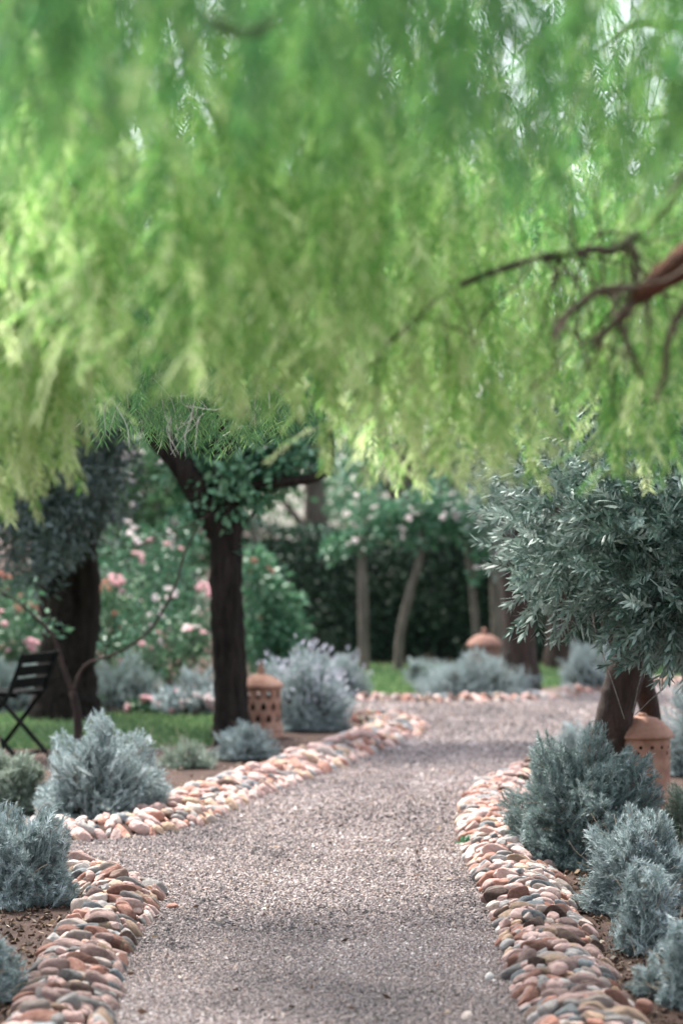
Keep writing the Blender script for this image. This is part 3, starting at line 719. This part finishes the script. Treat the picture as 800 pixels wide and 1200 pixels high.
back_olive(735, 782, 30, 'olive farther back, its stem seen between the leaning tree and clipped lavender', cr1, -22)

# left olive behind the chair
loc = g(78, 846); D0 = loc[1]
t = thing('olive_tree', loc, 'dark old olive with thick forked trunk behind the folding chair', 'tree')
G = Geo()
tube(G, rel([P(76, 850, D0), P(78, 800, D0), P(80, 750, D0), P(84, 700, D0)], loc), [.28, .23, .20, .17], 16, 8, .05)
tube(G, rel([P(84, 710, D0), P(98, 640, D0), P(120, 580, D0 - .1), P(140, 500, D0 - .2)], loc), [.13, .10, .085, .06], 12, 8, .05)
tube(G, rel([P(70, 740, D0), P(56, 660, D0 + .1), P(40, 590, D0), P(20, 500, D0)], loc), [.14, .11, .08, .05], 12, 8, .05)
tube(G, rel([P(96, 780, D0 - .1), P(104, 720, D0 - .1), P(104, 660, D0 - .1), P(92, 600, D0)], loc), [.09, .085, .075, .05], 12, 8, .05)
tube(G, rel([P(82, 700, D0), P(78, 640, D0 + .2), P(84, 560, D0 + .2)], loc), [.1, .08, .05], 12, 8, .05)
G.build('trunk', M['bark_dark'], t, smooth=True)
cl = [(P(px, py, D) - loc, r) for px, py, D, r in ((20, 560, 18.2, .42), (70, 560, 17.8, .38), (115, 545, 17.8, .35), (50, 620, 18, .35), (95, 610, 17.8, .26), (10, 640, 18, .32), (60, 510, 18, .5), (120, 480, 18, .42), (0, 500, 18, .6), (50, 420, 18, .8), (130, 410, 18.2, .6), (-50, 560, 18, .6), (-60, 430, 18, .8), (40, 672, 17.8, .2), (140, 600, 18, .14), (60, 580, 19, .6), (85, 580, 17.6, .3), (35, 595, 17.7, .3), (120, 570, 17.6, .26), (70, 640, 17.6, .2), (45, 500, 17.6, .4))]
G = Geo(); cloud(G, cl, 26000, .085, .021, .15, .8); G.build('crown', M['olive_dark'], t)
G = Geo(); twigs(G, rel([P(100, 640, D0), P(45, 600, D0), P(82, 600, D0)], loc), cl, 60, .006); G.build('twigs', M['bark_dark'], t)

# straight dark tree
loc = g(270, 870); D0 = loc[1]
t = thing('garden_tree', loc, 'straight dark trunked tree with glossy green leaves beside the pierced lantern', 'tree')
G = Geo()
tube(G, rel([P(272, 878, D0), P(271, 840, D0), P(268, 760, D0), P(265, 680, D0), P(264, 600, D0), P(262, 540, D0), P(258, 470, D0), P(250, 380, D0)], loc), [.19, .128, .118, .112, .11, .085, .07, .055], 18, 8, .05)
G.build('trunk', M['bark_dark'], t, smooth=True)
G = Geo(); tube(G, rel([P(260, 625, D0), P(240, 590, D0 - .05), P(212, 545, D0 - .1), P(182, 515, D0 - .1), P(150, 470, D0)], loc), [.10, .095, .08, .06, .04], 12, 8, .035); G.build('branch', M['bark_dark'], t, smooth=True)
G = Geo(); tube(G, rel([P(268, 590, D0), P(292, 572, D0 - .05), P(330, 565, D0 - .1), P(368, 560, D0 - .1), P(384, 545, D0), P(384, 500, D0), P(370, 440, D0)], loc), [.045, .04, .036, .034, .033, .03, .02], 10, 8, .03); G.build('branch', M['bark_dark'], t, smooth=True)
cl = [(P(px, py, D) - loc, r) for px, py, D, r in ((270, 560, 16.9, .24), (300, 545, 16.9, .22), (330, 535, 17, .2), (245, 535, 17, .28), (280, 515, 17, .33), (320, 500, 17, .3), (220, 520, 17.2, .22), (255, 610, 16.9, .12), (268, 640, 16.85, .10), (290, 590, 16.85, .14), (262, 585, 16.85, .16), (240, 565, 16.85, .15), (310, 560, 16.85, .17), (225, 600, 16.85, .1), (275, 680, 16.85, .05), (350, 530, 16.9, .17), (205, 490, 17.3, .3), (350, 470, 17.3, .4), (260, 440, 17.3, .55), (340, 400, 17.3, .6), (190, 410, 17.3, .6), (400, 440, 17.6, .45), (240, 330, 17.4, .8), (370, 310, 17.4, .8), (120, 330, 17.4, .7))]
G = Geo(); cloud(G, cl, 17000, .07, .04, .3, .5, r0=.45)
cloud(G, [(P(a, b, D) - loc, r) for a, b, D, r in ((265, 600, 16.75, .15), (300, 575, 16.75, .16), (245, 570, 16.75, .18), (325, 545, 16.8, .18), (270, 555, 16.75, .2), (220, 590, 16.8, .12), (268, 650, 16.8, .08), (355, 525, 16.8, .2), (205, 545, 16.8, .15))], 1300, .08, .05, .3, .5, r0=.6); G.build('crown', M['green_leaf'], t)
G = Geo(); twigs(G, rel([P(262, 540, D0), P(212, 545, D0), P(330, 565, D0), P(258, 470, D0)], loc), cl, 50, .006); G.build('twigs', M['bark_dark'], t)

# sapling in front of the left olive
loc = g(92, 880); D0 = loc[1]
t = thing('sapling', loc, 'slim forked sapling with few leaves in front of the old olive trunk', 'tree')
G = Geo()
tube(G, rel([P(92, 882, D0), P(91, 840, D0), P(86, 812, D0)], loc), [.035, .03, .028], 8, 6, .03)
tube(G, rel([P(87, 815, D0), P(74, 780, D0), P(62, 745, D0), P(40, 722, D0), P(22, 706, D0), P(-12, 684, D0)], loc), [.019, .017, .014, .010, .007, .004], 8, 6, .03)
tube(G, rel([P(86, 812, D0), P(100, 780, D0), P(140, 764, D0), P(176, 738, D0), P(204, 690, D0), P(216, 650, D0), P(236, 610, D0)], loc), [.016, .011, .009, .009, .008, .007, .004], 8, 6, .03)
tube(G, rel([P(150, 645, D0), P(180, 632, D0), P(216, 618, D0), P(244, 604, D0)], loc), [.003, .004, .005, .005], 6, 6, .03)
G.build('trunk', M['bark_brown'], t, smooth=True)
cl = [(P(px, py, D) - loc, r) for px, py, D, r in ((222, 614, 16.6, .1), (232, 600, 16.6, .1), (160, 730, 16.6, .16), (185, 715, 16.6, .12), (130, 755, 16.6, .1), (30, 700, 16.6, .12), (60, 735, 16.6, .1), (205, 660, 16.6, .08))]
G = Geo(); cloud(G, cl, 330, .06, .03, .3, .5); G.build('crown', M['green_leaf'], t)

# ------------------------------------------------------------------ flowering shrubs and back planting
rv, rt_ = ico(2)
def flower_mesh(kind):
    G = Geo(); n = 16; v, t = [], []
    for i in range(n):
        a = i * 2.4; el = .2 + 1.1 * (i / n); d = np.array([math.cos(a) * math.cos(el), math.sin(a) * math.cos(el), math.sin(el)])
        pv, pt = lens(1., .5, -.25); f = frames(d[None], np.array([0.]))[0]
        G.add(pv @ f.T * (1 - .35 * i / n), t=pt, r=R.random())
    o = G.build('flower', M['fl_' + kind]); me = o.data; bpy.data.objects.remove(o); return me
FM = {k: flower_mesh(k) for k in ('pink', 'white', 'coral')}
def flower_shrub(px, py, label, clumps, nleaf, flowers, leaf='rose_leaf', ll=.055, lw=.03, name='flowering_shrub', cat='shrub', trunk=None, fsize=.038, group=None, ybias=-.7):
    loc = g(px, py); D = loc[1]; t = thing(name, loc, label, cat, group)
    cl = [(P(a, b, D + e) - loc, r) for a, b, e, r in clumps]
    G = Geo(); cloud(G, cl, nleaf, ll, lw, .1, .6, .5); G.build('foliage' if not trunk else 'crown', M[leaf], t)
    G = Geo()
    if trunk:
        tube(G, rel([P(a, b, D) for a, b, _ in trunk], loc), [w / 2 * D / F for _, _, w in trunk], 9, 6, .03); G.build('trunk', M['bark_grey'], t, smooth=True)
    else:
        twigs(G, [np.array([R.normal(0, .1), R.normal(0, .1), 0]) for _ in range(6)], cl, 18, .006); G.build('stems', M['bark_brown'], t)
    for kind, n in flowers:
        for _ in range(n):
            if _ == 0 or R.random() < .3: c, r = cl[R.integers(len(cl))]; d1 = unit(R.normal(size=3) + [0, ybias, .4])
            d = unit(d1 + R.normal(0, .2, 3))
            o = bpy.data.objects.new('flower', FM[kind]); COL.objects.link(o); o.parent = t
            o.location = c + d * np.broadcast_to(np.asarray(r, float), 3) * 1.0
            o.rotation_euler = Vector(unit(d + [0, 0, .3])).to_track_quat('Z', 'Y').to_euler(); s = fsize * R.uniform(.6, 1.2); o.scale = (s, s, s)
    return t
# pink and white roses left of the straight trunk
flower_shrub(200, 826, 'rose bush with pink blooms low beside the dark straight trunk', [(190, 790, 0, .22), (225, 770, 0, .25), (165, 770, .2, .25), (205, 740, .2, .22), (235, 740, .2, .2)], 1900, (('pink', 12), ('white', 6)))
flower_shrub(15, 826, 'rose bush with pale pink blooms behind the folding chair', [(5, 780, 0, .25), (40, 770, 0, .22), (10, 745, 0, .25), (60, 760, .2, .2)], 1500, (('pink', 22), ('white', 8)))
flower_shrub(30, 818, 'tall coral flowering shrub at the left edge above the pink roses', [(10, 725, 0, .25), (45, 720, 0, .22), (20, 700, .2, .3), (60, 735, .2, .2), (30, 790, 0, .3)], 1500, (('coral', 38),), fsize=.045)
flower_shrub(135, 815, 'coral pink flowering shrub between the old olive and the straight trunk', [(130, 725, 0, .28), (150, 700, 0, .25), (120, 760, 0, .28), (160, 740, .2, .25), (120, 700, 0, .2), (140, 785, 0, .3)], 1800, (('coral', 22), ('pink', 16)))
flower_shrub(178, 806, 'tall white flowering shrub in the light gap between the two left trees', [(130, 650, 0, .32), (150, 690, 0, .32), (185, 680, .2, .36), (215, 690, 0, .34), (205, 640, .2, .28), (170, 640, .2, .25), (190, 740, 0, .4), (150, 750, 0, .4), (235, 720, 0, .3)], 2600, (('white', 50), ('pink', 20)), leaf='shrub_leaf', fsize=.046)
flower_shrub(228, 842, 'low white and pink flower clump at the far edge of the left lawn', [(200, 822, 0, (.14, .1, .10)), (228, 822, 0, (.14, .1, .10)), (250, 820, 0, (.12, .1, .10))], 700, (('white', 26), ('pink', 14)), leaf='lav', fsize=.035)
flower_shrub(170, 840, 'few pink blooms low on the soil edge left of the white clump', [(165, 828, 0, (.1, .1, .06)), (112, 826, 0, (.06, .06, .06)), (180, 832, 0, (.06, .06, .04))], 260, (('pink', 14),), fsize=.05)
flower_shrub(440, 858, 'little plant with coral red blooms on the tip of the upper left border bed', [(440, 845, 0, (.06, .06, .07)), (425, 838, 0, (.06, .06, .08))], 120, (('coral', 5), ('white', 2)), fsize=.03, ll=.03, lw=.012)
# light green shrub right of the trunk
flower_shrub(322, 800, 'light green leafy shrub right of the dark straight trunk', [(310, 690, 0, .26), (330, 720, 0, .24), (305, 735, 0, .28), (335, 750, 0, .22), (298, 660, 0, .18), (320, 775, 0, .3)], 2200, (('coral', 5),), leaf='shrub_leaf', ll=.09, lw=.04)
# white climbing roses on thin stems before the hedge
def std_rose(px, label, tr, cl, fl, n=1100, leaf='shrub_leaf'):
    flower_shrub(px, 788, label, cl, n, fl, leaf=leaf, name='rose_tree', cat='tree', trunk=tr, fsize=.036, group='young trees before the hedge', ll=.075, lw=.04)
std_rose(425, 'young tree with upright pale stem and yellowish leaves before the hedge', [(426, 792, 15), (426, 740, 13), (425, 690, 13), (424, 645, 10), (428, 610, 6)], [(420, 632, 0, .16), (440, 622, 0, .16), (455, 612, .1, .2), (395, 640, .1, .16), (430, 600, .2, .2)], (('white', 16),))
std_rose(475, 'young tree with leaning pale stem before the hedge', [(466, 792, 13), (470, 740, 11), (480, 695, 10), (492, 655, 8), (496, 620, 6)], [(490, 625, 0, .2), (515, 610, 0, .22), (470, 605, .1, .2), (500, 590, .1, .25)], (('white', 26),))
std_rose(553, 'young tree with thin pale stem leaning left, white flowers above', [(562, 788, 11), (558, 740, 10), (553, 690, 9), (548, 650, 8), (545, 615, 6)], [(545, 620, 0, .2), (562, 640, 0, .16), (530, 605, .1, .22), (570, 610, 0, .22), (556, 675, -.1, .08)], (('white', 26),))
std_rose(583, 'young tree with thicker pale stem right of the far lantern', [(585, 788, 20), (584, 740, 18), (582, 690, 17), (580, 640, 14), (582, 590, 10)], [(585, 600, 0, .25), (575, 580, 0, .28), (600, 620, 0, .2), (610, 580, .1, .3)], (('white', 14),))

# dark clipped hedge
def hedge(x0, x1, y, dep, h, label, n):
    loc = np.array([(x0 + x1) / 2, y, 0]); t = thing('hedge', loc, label, 'hedge'); W = x1 - x0
    G = Geo(); box(G, (0, dep * .15, h * .46), (W - .2, dep * .6, h * .9)); G.build('shade_core', M['core'], t)
    p = np.stack([R.uniform(-W / 2, W / 2, n), R.uniform(-dep / 2, dep / 2, n), R.uniform(0.02, h, n)], 1)
    f = R.random(n) < .72; p[f, 1] = -dep / 2 + np.abs(R.normal(0, .09, f.sum()))
    tp = (~f) & (R.random(n) < .8); p[tp, 2] = h - np.abs(R.normal(0, .08, tp.sum()))
    p[:, 1] += .12 * np.sin(p[:, 0] * 2.1) + .08 * np.sin(p[:, 0] * 5 + p[:, 2] * 4); p[:, 2] *= 1 + .06 * np.sin(p[:, 0] * 2.7) + .04 * np.sin(p[:, 0] * 7)
    d = unit(R.normal(size=(n, 3)) + [0, -.6, .3]); l = R.uniform(.04, .085, n)
    G = Geo(); scatter(G, RH, RHq, None, frames(d) * np.stack([l * .5, l, l], 1)[:, None, :], p, r=np.clip(R.normal(.4, .25, n), 0, 1)); G.build('foliage', M['hedge_leaf'], t)
hedge(-1.15, 7.5, 26.4, 1.6, 1.42, 'dark green hedge closing the garden beyond the bend', 36000)
hedge(-9, -1.6, 27.5, 1.4, .95, 'low dark hedge behind the flowering shrubs on the left', 16000)

# pale blossoming tree added in place of a bright sunlit patch
flower_shrub(190, 738, 'added pale blossoming tree standing in for a bright sunlit patch between the two left trunks', [(130, 600, 0, .5), (165, 590, .3, .5), (200, 605, 0, .5), (235, 595, .3, .5), (185, 640, 0, .5), (150, 650, .2, .5), (215, 560, .4, .6), (160, 545, .4, .6), (240, 650, 0, .4), (120, 660, 0, .4)],
             6500, (('white', 70), ('pink', 10)), leaf='far_leaf', ll=.13, lw=.06, name='bright_patch_tree', cat='tree', trunk=[(188, 742, 22), (186, 690, 18), (190, 640, 15), (185, 590, 10)], fsize=.07)

# trees beyond
def far_tree(x, y, h, r, label, seed, n=5200, leaf='far_leaf', ll=.16, low=.3):
    t = thing('tree', (x, y, 0), label, 'tree', 'trees beyond the garden'); q = np.random.default_rng(seed)
    G = Geo(); tube(G, [(0, 0, -.05), (.05, 0, h * .25), (-.05, .1, h * .5), (0, 0, h * .85)], [.22, .17, .13, .05], 10, 6, .04)
    cl = []
    for i in range(16):
        a = q.random() * 2 * PI; f = q.uniform(low, .95); rr = r * math.sin(PI * min(.93, (f - low) / (1 - low) * .8 + .18)) * q.uniform(.35, .95)
        c = np.array([math.cos(a) * rr, math.sin(a) * rr, h * f]); s = r * q.uniform(.3, .5); cl.append((c, (s, s, s * .8)))
        tube(G, [(0, 0, h * f * .6), c * [.5, .5, .9], c], [.06, .04, .015], 6, 4)
    G.build('trunk', M['bark_grey'], t, smooth=True)
    G = Geo(); cloud(G, cl, n, ll, ll * .5, .2, .6, .5); G.build('crown', M[leaf], t)
far_tree(-.4, 34, 6.5, 2.4, 'tall pale green tree rising straight behind the hedge', 1)
far_tree(3.2, 37, 7.5, 3.0, 'big green tree behind the hedge on the right', 2, 6500)
far_tree(-6.6, 38, 7.5, 2.8, 'large green tree beyond the left roses', 3, 6500, low=.2)
far_tree(-2.9, 44, 8.5, 2.4, 'tree beyond the pale wall, between the two left trunks', 4, 9000, low=.2)
far_tree(7.5, 35, 8, 3.2, 'broad tree far beyond the olive on the right', 5, 6000, low=.2)
far_tree(1.3, 48, 10, 3.6, 'tallest tree at the back above the young rose trees', 6, 7000, low=.15)
far_tree(-10.5, 34, 8, 3.2, 'broad tree beyond the left edge of the lawn', 7, 6000, low=.15)
far_tree(.9, 30.5, 3.6, 1.25, 'small rounded tree just behind the hedge', 8, 4200, low=.3, ll=.12, leaf='shrub_leaf')

# ------------------------------------------------------------------ weeping pepper tree over the viewer
def frond(rr, L, pairs, ll, lw):
    """pinnate leaf along +Y hanging in a slight curve, normal +Z"""
    V = []
    for i in range(pairs):
        f = .12 + .88 * i / pairs; y = L * f; z = -.25 * L * f * f
        s = math.sin(PI * min(1, .25 + .75 * (1 - f))) * .4 + .6
        for sg in (-1, 1):
            op = rr.uniform(.65, .95) * (1 - .3 * f); d = np.array([sg * math.sin(op), math.cos(op), -.3 * f + rr.normal(0, .14)]); d /= np.linalg.norm(d)
            w = unit(np.cross(d, [0, 0, 1.])) * lw; w[2] += rr.normal(0, .3) * lw; l = ll * s * rr.uniform(.8, 1.15); b = np.array([0, y, z])
            V += [b, b + d * l * .4 + w * .5, b + d * l + [0, 0, -.1 * l], b + d * l * .4 - w * .5]
    V += [np.array(a, float) for a in ((-.001, 0, 0), (.001, 0, 0), (.0006, L, -.25 * L), (-.0006, L, -.25 * L))]
    return np.array(V)
def strand(k, L, nf, pairs=11, ll=.042, lw=.0062, fl=(.14, .23)):
    """hanging shoot from (0,0,0) downwards; returns verts, quads, per-quad tone (lighter to the tip: young growth and painted hem light)"""
    rr = np.random.default_rng(40 + k); V, tone = [], []
    bend = rr.normal(0, .12, 2)
    for i in range(nf):
        f = (i + .6) / nf; pos = np.array([bend[0] * math.sin(f * 2.2), bend[1] * math.sin(f * 2.6), -L * f])
        a = i * 2.4 + rr.normal(0, .4); dn = rr.uniform(.25, 1.4)
        d = unit(np.array([math.cos(a), math.sin(a), -dn])); x = unit(np.cross(d, [0, 0, 1.])); z = np.cross(x, d)
        fv = frond(rr, rr.uniform(*fl) * (1.1 - .3 * f), pairs, ll, lw)
        V.append(fv @ np.stack([x, d, z], 0) + pos); tone += [(f - .5) * .30 + rr.normal(0, .05)] * (pairs * 2 + 1)
    q = np.arange(len(np.vstack(V))).reshape(-1, 4)
    # stem, a thin flat ribbon pair
    m = 8; ys = np.linspace(0, 1, m); sp = np.stack([bend[0] * np.sin(ys * 2.2), bend[1] * np.sin(ys * 2.6), -L * ys], 1); n0 = q.size; sv, sq = [], []
    for i, (ax) in enumerate(((.0018, 0, 0), (0, .0018, 0))):
        b = n0 + len(sv)
        for p_ in sp: sv += [p_ - ax, p_ + np.array(ax)]
        sq += [[b + 2*j, b + 2*j + 1, b + 2*j + 3, b + 2*j + 2] for j in range(m - 1)]
    return np.vstack(V + [np.array(sv)]), np.vstack([q, np.array(sq)]), np.array(tone + [-.3] * len(sq))
ST = [strand(k, R.uniform(.65, 1.0), int(R.integers(11, 15))) for k in range(10)]
STF = [strand(k + 50, R.uniform(.8, 1.2), 11, 8, .055, .010, (.16, .24)) for k in range(6)]       # coarser, for the far part of the crown
STN = [strand(k + 80, R.uniform(.45, .7), 9, 5, .062, .0042, (.10, .17)) for k in range(6)]        # thin-leaved ends in the focus zone
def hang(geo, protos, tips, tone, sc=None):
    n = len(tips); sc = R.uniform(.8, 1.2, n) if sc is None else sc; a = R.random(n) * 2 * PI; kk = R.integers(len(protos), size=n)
    tone = np.broadcast_to(tone, n) - .34 * np.clip((tips[:, 2] - (H + .075 * tips[:, 1])) / (.11 * tips[:, 1]), 0, 1)  # canopy shade painted in: higher strands get darker leaves
    for k, (v, q, tn) in enumerate(protos):
        s = np.where(kk == k)[0]
        if not len(s): continue
        tilt = R.normal(0, .10, (len(s), 2)); mt = rotz(a[s]) * sc[s][:, None, None]
        mt = mt.copy(); sh = np.tile(np.eye(3), (len(s), 1, 1)); sh[:, 0, 2] = tilt[:, 0]; sh[:, 1, 2] = tilt[:, 1]; mt = sh @ mt
        low = v[:, 2].min(); top = tips[s] - (mt @ np.array([0, 0, low])[:, None])[:, :, 0]
        vv = np.einsum('nij,kj->nki', mt, v) + top[:, None]
        qq = (q[None] + (np.arange(len(s)) * len(v))[:, None, None]).reshape(-1, 4)
        rr = np.clip(tone[s][:, None] + R.normal(0, .19, (len(s), 1)) + tn[None] + R.normal(0, .2, (len(s), len(q))), 0, 1).ravel()
        geo.add(vv, q=qq, r=rr)
def tipcloud(n, pxr, Dr, prof, spread, top=-120):
    """tips under a ragged hem: prof(px) is the hem row in the photo; spread is how far up the others end"""
    px = R.uniform(*pxr, n); D = R.uniform(*Dr, n); hem = np.interp(px, *zip(*prof))
    py = hem - np.abs(R.normal(0, 1, n)) * spread
    py = np.where(R.random(n) < .35, top + (hem - top) * R.random(n), py); py = np.where(py > hem, hem, py)
    py = np.maximum(py, top + R.random(n) * 80)
    return np.stack([(px - 400) / F * D, D, H + (600 - py) / F * D], 1)

loc = np.array([2.35, 5.6, 0.])
pt = thing('pepper_tree', loc, 'weeping pepper tree with feathery bright green leaves hanging over the path', 'tree')
G = Geo()
tube(G, rel([(2.35, 5.6, -.05), (2.32, 5.6, .6), (2.25, 5.55, 1.3), (2.2, 5.6, 2.0)], loc), [.34, .27, .24, .22], 18, 8, .05)
G.build('trunk', M['bark_red'], pt, smooth=True)
def limb(pts, rad, name='branch', mat='bark_red', k=8):
    G = Geo(); tube(G, rel(pts, loc), rad, 10, k, .04); G.build(name, M[mat], pt, smooth=True)
DB = 5.4
limb([(2.22, 5.6, 1.9), (1.9, 5.7, 2.55), (1.45, 5.85, 2.62), P(880, 258, DB), P(800, 308, DB), P(742, 352, DB)], [.13, .10, .07, .048, .038, .016])
limb([P(748, 346, DB), P(722, 376, DB), P(690, 408, DB)], [.015, .010, .004], 'twig', 'twig_brown')
limb([P(752, 338, DB), P(705, 340, DB), P(672, 362, DB), P(645, 394, DB)], [.012, .010, .008, .004], 'twig', 'twig_brown')
limb([P(726, 378, DB), P(738, 410, DB), P(752, 442, DB)], [.008, .006, .004], 'twig', 'twig_brown')
limb([P(748, 340, DB), P(742, 318, DB), P(738, 285, DB)], [.01, .007, .004], 'twig', 'twig_brown')
limb([P(830, 340, DB), P(800, 362, DB), P(782, 400, DB), P(778, 440, DB), P(766, 470, DB)], [.012, .009, .007, .006, .004], 'twig', 'twig_brown')
DC = 5.9
limb([(1.9, 5.7, 2.55), (1.3, 6.2, 2.9), P(760, 262, DC), P(690, 293, DC), P(640, 300, DC), P(560, 325, DC), P(510, 352, DC), P(450, 408, DC)], [.05, .035, .014, .009, .008, .008, .006, .003], 'branch', 'bark_grey')
def sidetwigs(pts, n, Lr=(.12, .34)):
    G = Geo(); sp = spline(np.asarray(pts, float), 10)
    for _ in range(n):
        i = R.integers(2, len(sp) - 1); p0 = sp[i]; d = unit(sp[i] - sp[i - 1] + R.normal(0, .55, 3) + [0, 0, -.35]); L = R.uniform(*Lr); pp = [p0]
        for _k in range(4):
            d = unit(d + R.normal(0, .28, 3) + [0, 0, -.12]); pp.append(pp[-1] + d * L / 4)
        tube(G, rel(pp, loc), [.0042, .0036, .003, .0022, .0012], 5, 3, .03)
    G.build('twig', M['twig_brown'], pt)
sidetwigs([P(880, 258, DB), P(800, 308, DB), P(742, 352, DB), P(690, 408, DB)], 16)
sidetwigs([P(752, 338, DB), P(705, 340, DB), P(672, 362, DB), P(645, 394, DB)], 9)
sidetwigs([P(760, 262, DC), P(690, 293, DC), P(560, 325, DC), P(510, 352, DC), P(450, 408, DC)], 20)
sidetwigs([P(150, 290, 8.4), P(200, 310, 8.5), P(240, 330, 8.6)], 8, (.08, .2))
limb([(2.2, 5.6, 1.95), (2.1, 5.2, 2.9), (1.3, 4.6, 3.7), (.2, 4.4, 4.0), (-1.2, 4.6, 3.8), (-2.4, 5.4, 3.2)], [.16, .13, .10, .08, .05, .02])
limb([(2.2, 5.6, 2.0), (2.2, 6.6, 3.2), (1.3, 8.0, 4.3), (0, 9.2, 4.7), (-1.6, 10, 4.4)], [.16, .13, .10, .07, .02])
limb([(2.2, 5.5, 2.0), (1.9, 4.6, 3.0), (1.0, 3.3, 3.6), (0, 2.8, 3.5), (-.9, 2.7, 3.2)], [.13, .11, .08, .05, .02])
limb([(2.2, 5.6, 2.0), (2.9, 6.2, 3.2), (3.6, 7.4, 4.2), (3.8, 9, 4.4)], [.15, .12, .08, .03])
limb([P(860, 10, 6.6), P(790, 30, 6.6), P(745, 28, 6.6), P(700, 60, 6.6)], [.02, .014, .010, .004], 'branch', 'bark_grey')
limb([P(230, 20, 4.2), P(290, 40, 4.2), P(330, 22, 4.2)], [.008, .011, .006], 'twig', 'twig_brown')
limb([P(850, 120, 6.4), P(800, 134, 6.4), P(750, 140, 6.4)], [.012, .009, .005], 'twig', 'twig_brown')

G = Geo()
# nearest veil over the top of the view
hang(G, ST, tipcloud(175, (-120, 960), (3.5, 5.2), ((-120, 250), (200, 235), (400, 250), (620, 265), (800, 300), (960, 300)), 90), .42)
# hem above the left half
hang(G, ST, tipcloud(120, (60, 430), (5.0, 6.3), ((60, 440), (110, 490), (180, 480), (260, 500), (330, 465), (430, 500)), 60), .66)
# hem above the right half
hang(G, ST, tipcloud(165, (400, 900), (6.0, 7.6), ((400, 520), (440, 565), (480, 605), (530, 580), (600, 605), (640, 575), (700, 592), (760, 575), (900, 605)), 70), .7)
# bright hanging bunch at the left edge, sunlight painted in as paler leaves
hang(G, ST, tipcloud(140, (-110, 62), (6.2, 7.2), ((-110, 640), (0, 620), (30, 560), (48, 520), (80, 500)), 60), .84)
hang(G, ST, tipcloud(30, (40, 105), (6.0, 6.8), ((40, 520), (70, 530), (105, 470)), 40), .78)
hang(G, ST, tipcloud(34, (400, 570), (5.8, 6.6), ((400, 520), (440, 560), (480, 600), (570, 585)), 60), .92)  # sun-hit part of the hem, painted in as paler leaf tone
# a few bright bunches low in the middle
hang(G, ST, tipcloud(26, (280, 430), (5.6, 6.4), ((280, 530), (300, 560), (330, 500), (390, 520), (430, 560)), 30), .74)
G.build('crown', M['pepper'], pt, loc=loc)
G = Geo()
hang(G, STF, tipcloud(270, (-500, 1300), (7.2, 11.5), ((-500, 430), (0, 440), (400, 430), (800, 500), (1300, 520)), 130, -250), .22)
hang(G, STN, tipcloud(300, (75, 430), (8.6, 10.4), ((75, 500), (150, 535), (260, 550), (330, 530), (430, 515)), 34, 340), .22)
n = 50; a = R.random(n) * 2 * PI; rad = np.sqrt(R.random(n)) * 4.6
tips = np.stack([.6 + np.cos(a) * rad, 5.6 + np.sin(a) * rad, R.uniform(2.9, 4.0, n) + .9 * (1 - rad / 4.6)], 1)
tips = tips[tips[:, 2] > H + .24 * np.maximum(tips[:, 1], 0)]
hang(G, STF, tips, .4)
# pale bare twig ends, glints painted into their whitish colour
for _ in range(46):
    px = R.choice([R.uniform(90, 300), R.uniform(400, 520), R.uniform(20, 90), R.uniform(270, 420)], p=[.5, .2, .1, .2]); D = R.uniform(8.2, 9.8)
    y0 = R.uniform(400, 490) if px < 400 else R.uniform(280, 340)
    if px < 90: y0 = R.uniform(270, 330)
    p0 = P(px, y0, D); 
    for _k in range(int(R.integers(2, 5))):
        L = R.uniform(.06, .2); d = unit(np.array([R.normal(0, .45), R.normal(0, .4), -1.]))
        tube(G, [p0, p0 + d * L * .5 + R.normal(0, .015, 3), p0 + d * L + R.normal(0, .03, 3)], [.0013, .0013, .0008], 4, 4, cap=False, m=1)
        p0 = p0 + R.normal(0, .03, 3)
G.build('outer_crown', [M['pepper_far'], M['twig_pale']], pt, loc=loc)


# --- light, camera
az, el = math.radians(-38), math.radians(61)        # high sun beyond the garden, a little to the left
s = Vector((math.sin(az) * math.cos(el), math.cos(az) * math.cos(el), math.sin(el)))
L = bpy.data.lights.new('sun', 'SUN'); L.energy = 2.5; L.angle = math.radians(6); L.color = (1, .95, .87)
so = bpy.data.objects.new('sun', L); COL.objects.link(so); so.rotation_euler = s.to_track_quat('Z', 'Y').to_euler(); so.location = (0, 10, 20)
w = bpy.data.worlds.new('World'); scene.world = w; w.use_nodes = True
nt = w.node_tree; bg = nt.nodes['Background']; sky = nt.nodes.new('ShaderNodeTexSky'); sky.sky_type = 'NISHITA'; sky.sun_disc = False
sky.sun_elevation = el; sky.sun_rotation = az; sky.dust_density = 3.; sky.air_density = 1.0
hs = nt.nodes.new('ShaderNodeHueSaturation'); hs.inputs['Saturation'].default_value = .45
nt.links.new(sky.outputs[0], hs.inputs['Color']); nt.links.new(hs.outputs[0], bg.inputs[0]); bg.inputs[1].default_value = .15

cam = bpy.data.cameras.new('camera'); co = bpy.data.objects.new('camera', cam); COL.objects.link(co); scene.camera = co
co.location = (0, 0, H); co.rotation_euler = (PI / 2, 0, 0)
cam.lens = 85; cam.sensor_width = 36; cam.sensor_fit = 'AUTO'; cam.clip_end = 1000; cam.clip_start = .05
cam.dof.use_dof = True; cam.dof.focus_distance = 9.8; cam.dof.aperture_fstop = 1.9
scene.view_settings.view_transform = 'Standard'; scene.view_settings.look = 'None'; scene.view_settings.gamma = 1
scene.view_settings.exposure = 2.06
scene.cycles.max_bounces = 8; scene.cycles.transparent_max_bounces = 8; scene.cycles.diffuse_bounces = 5; scene.cycles.transmission_bounces = 6
scene.cycles.use_denoising = True; scene.cycles.sample_clamp_indirect = 6
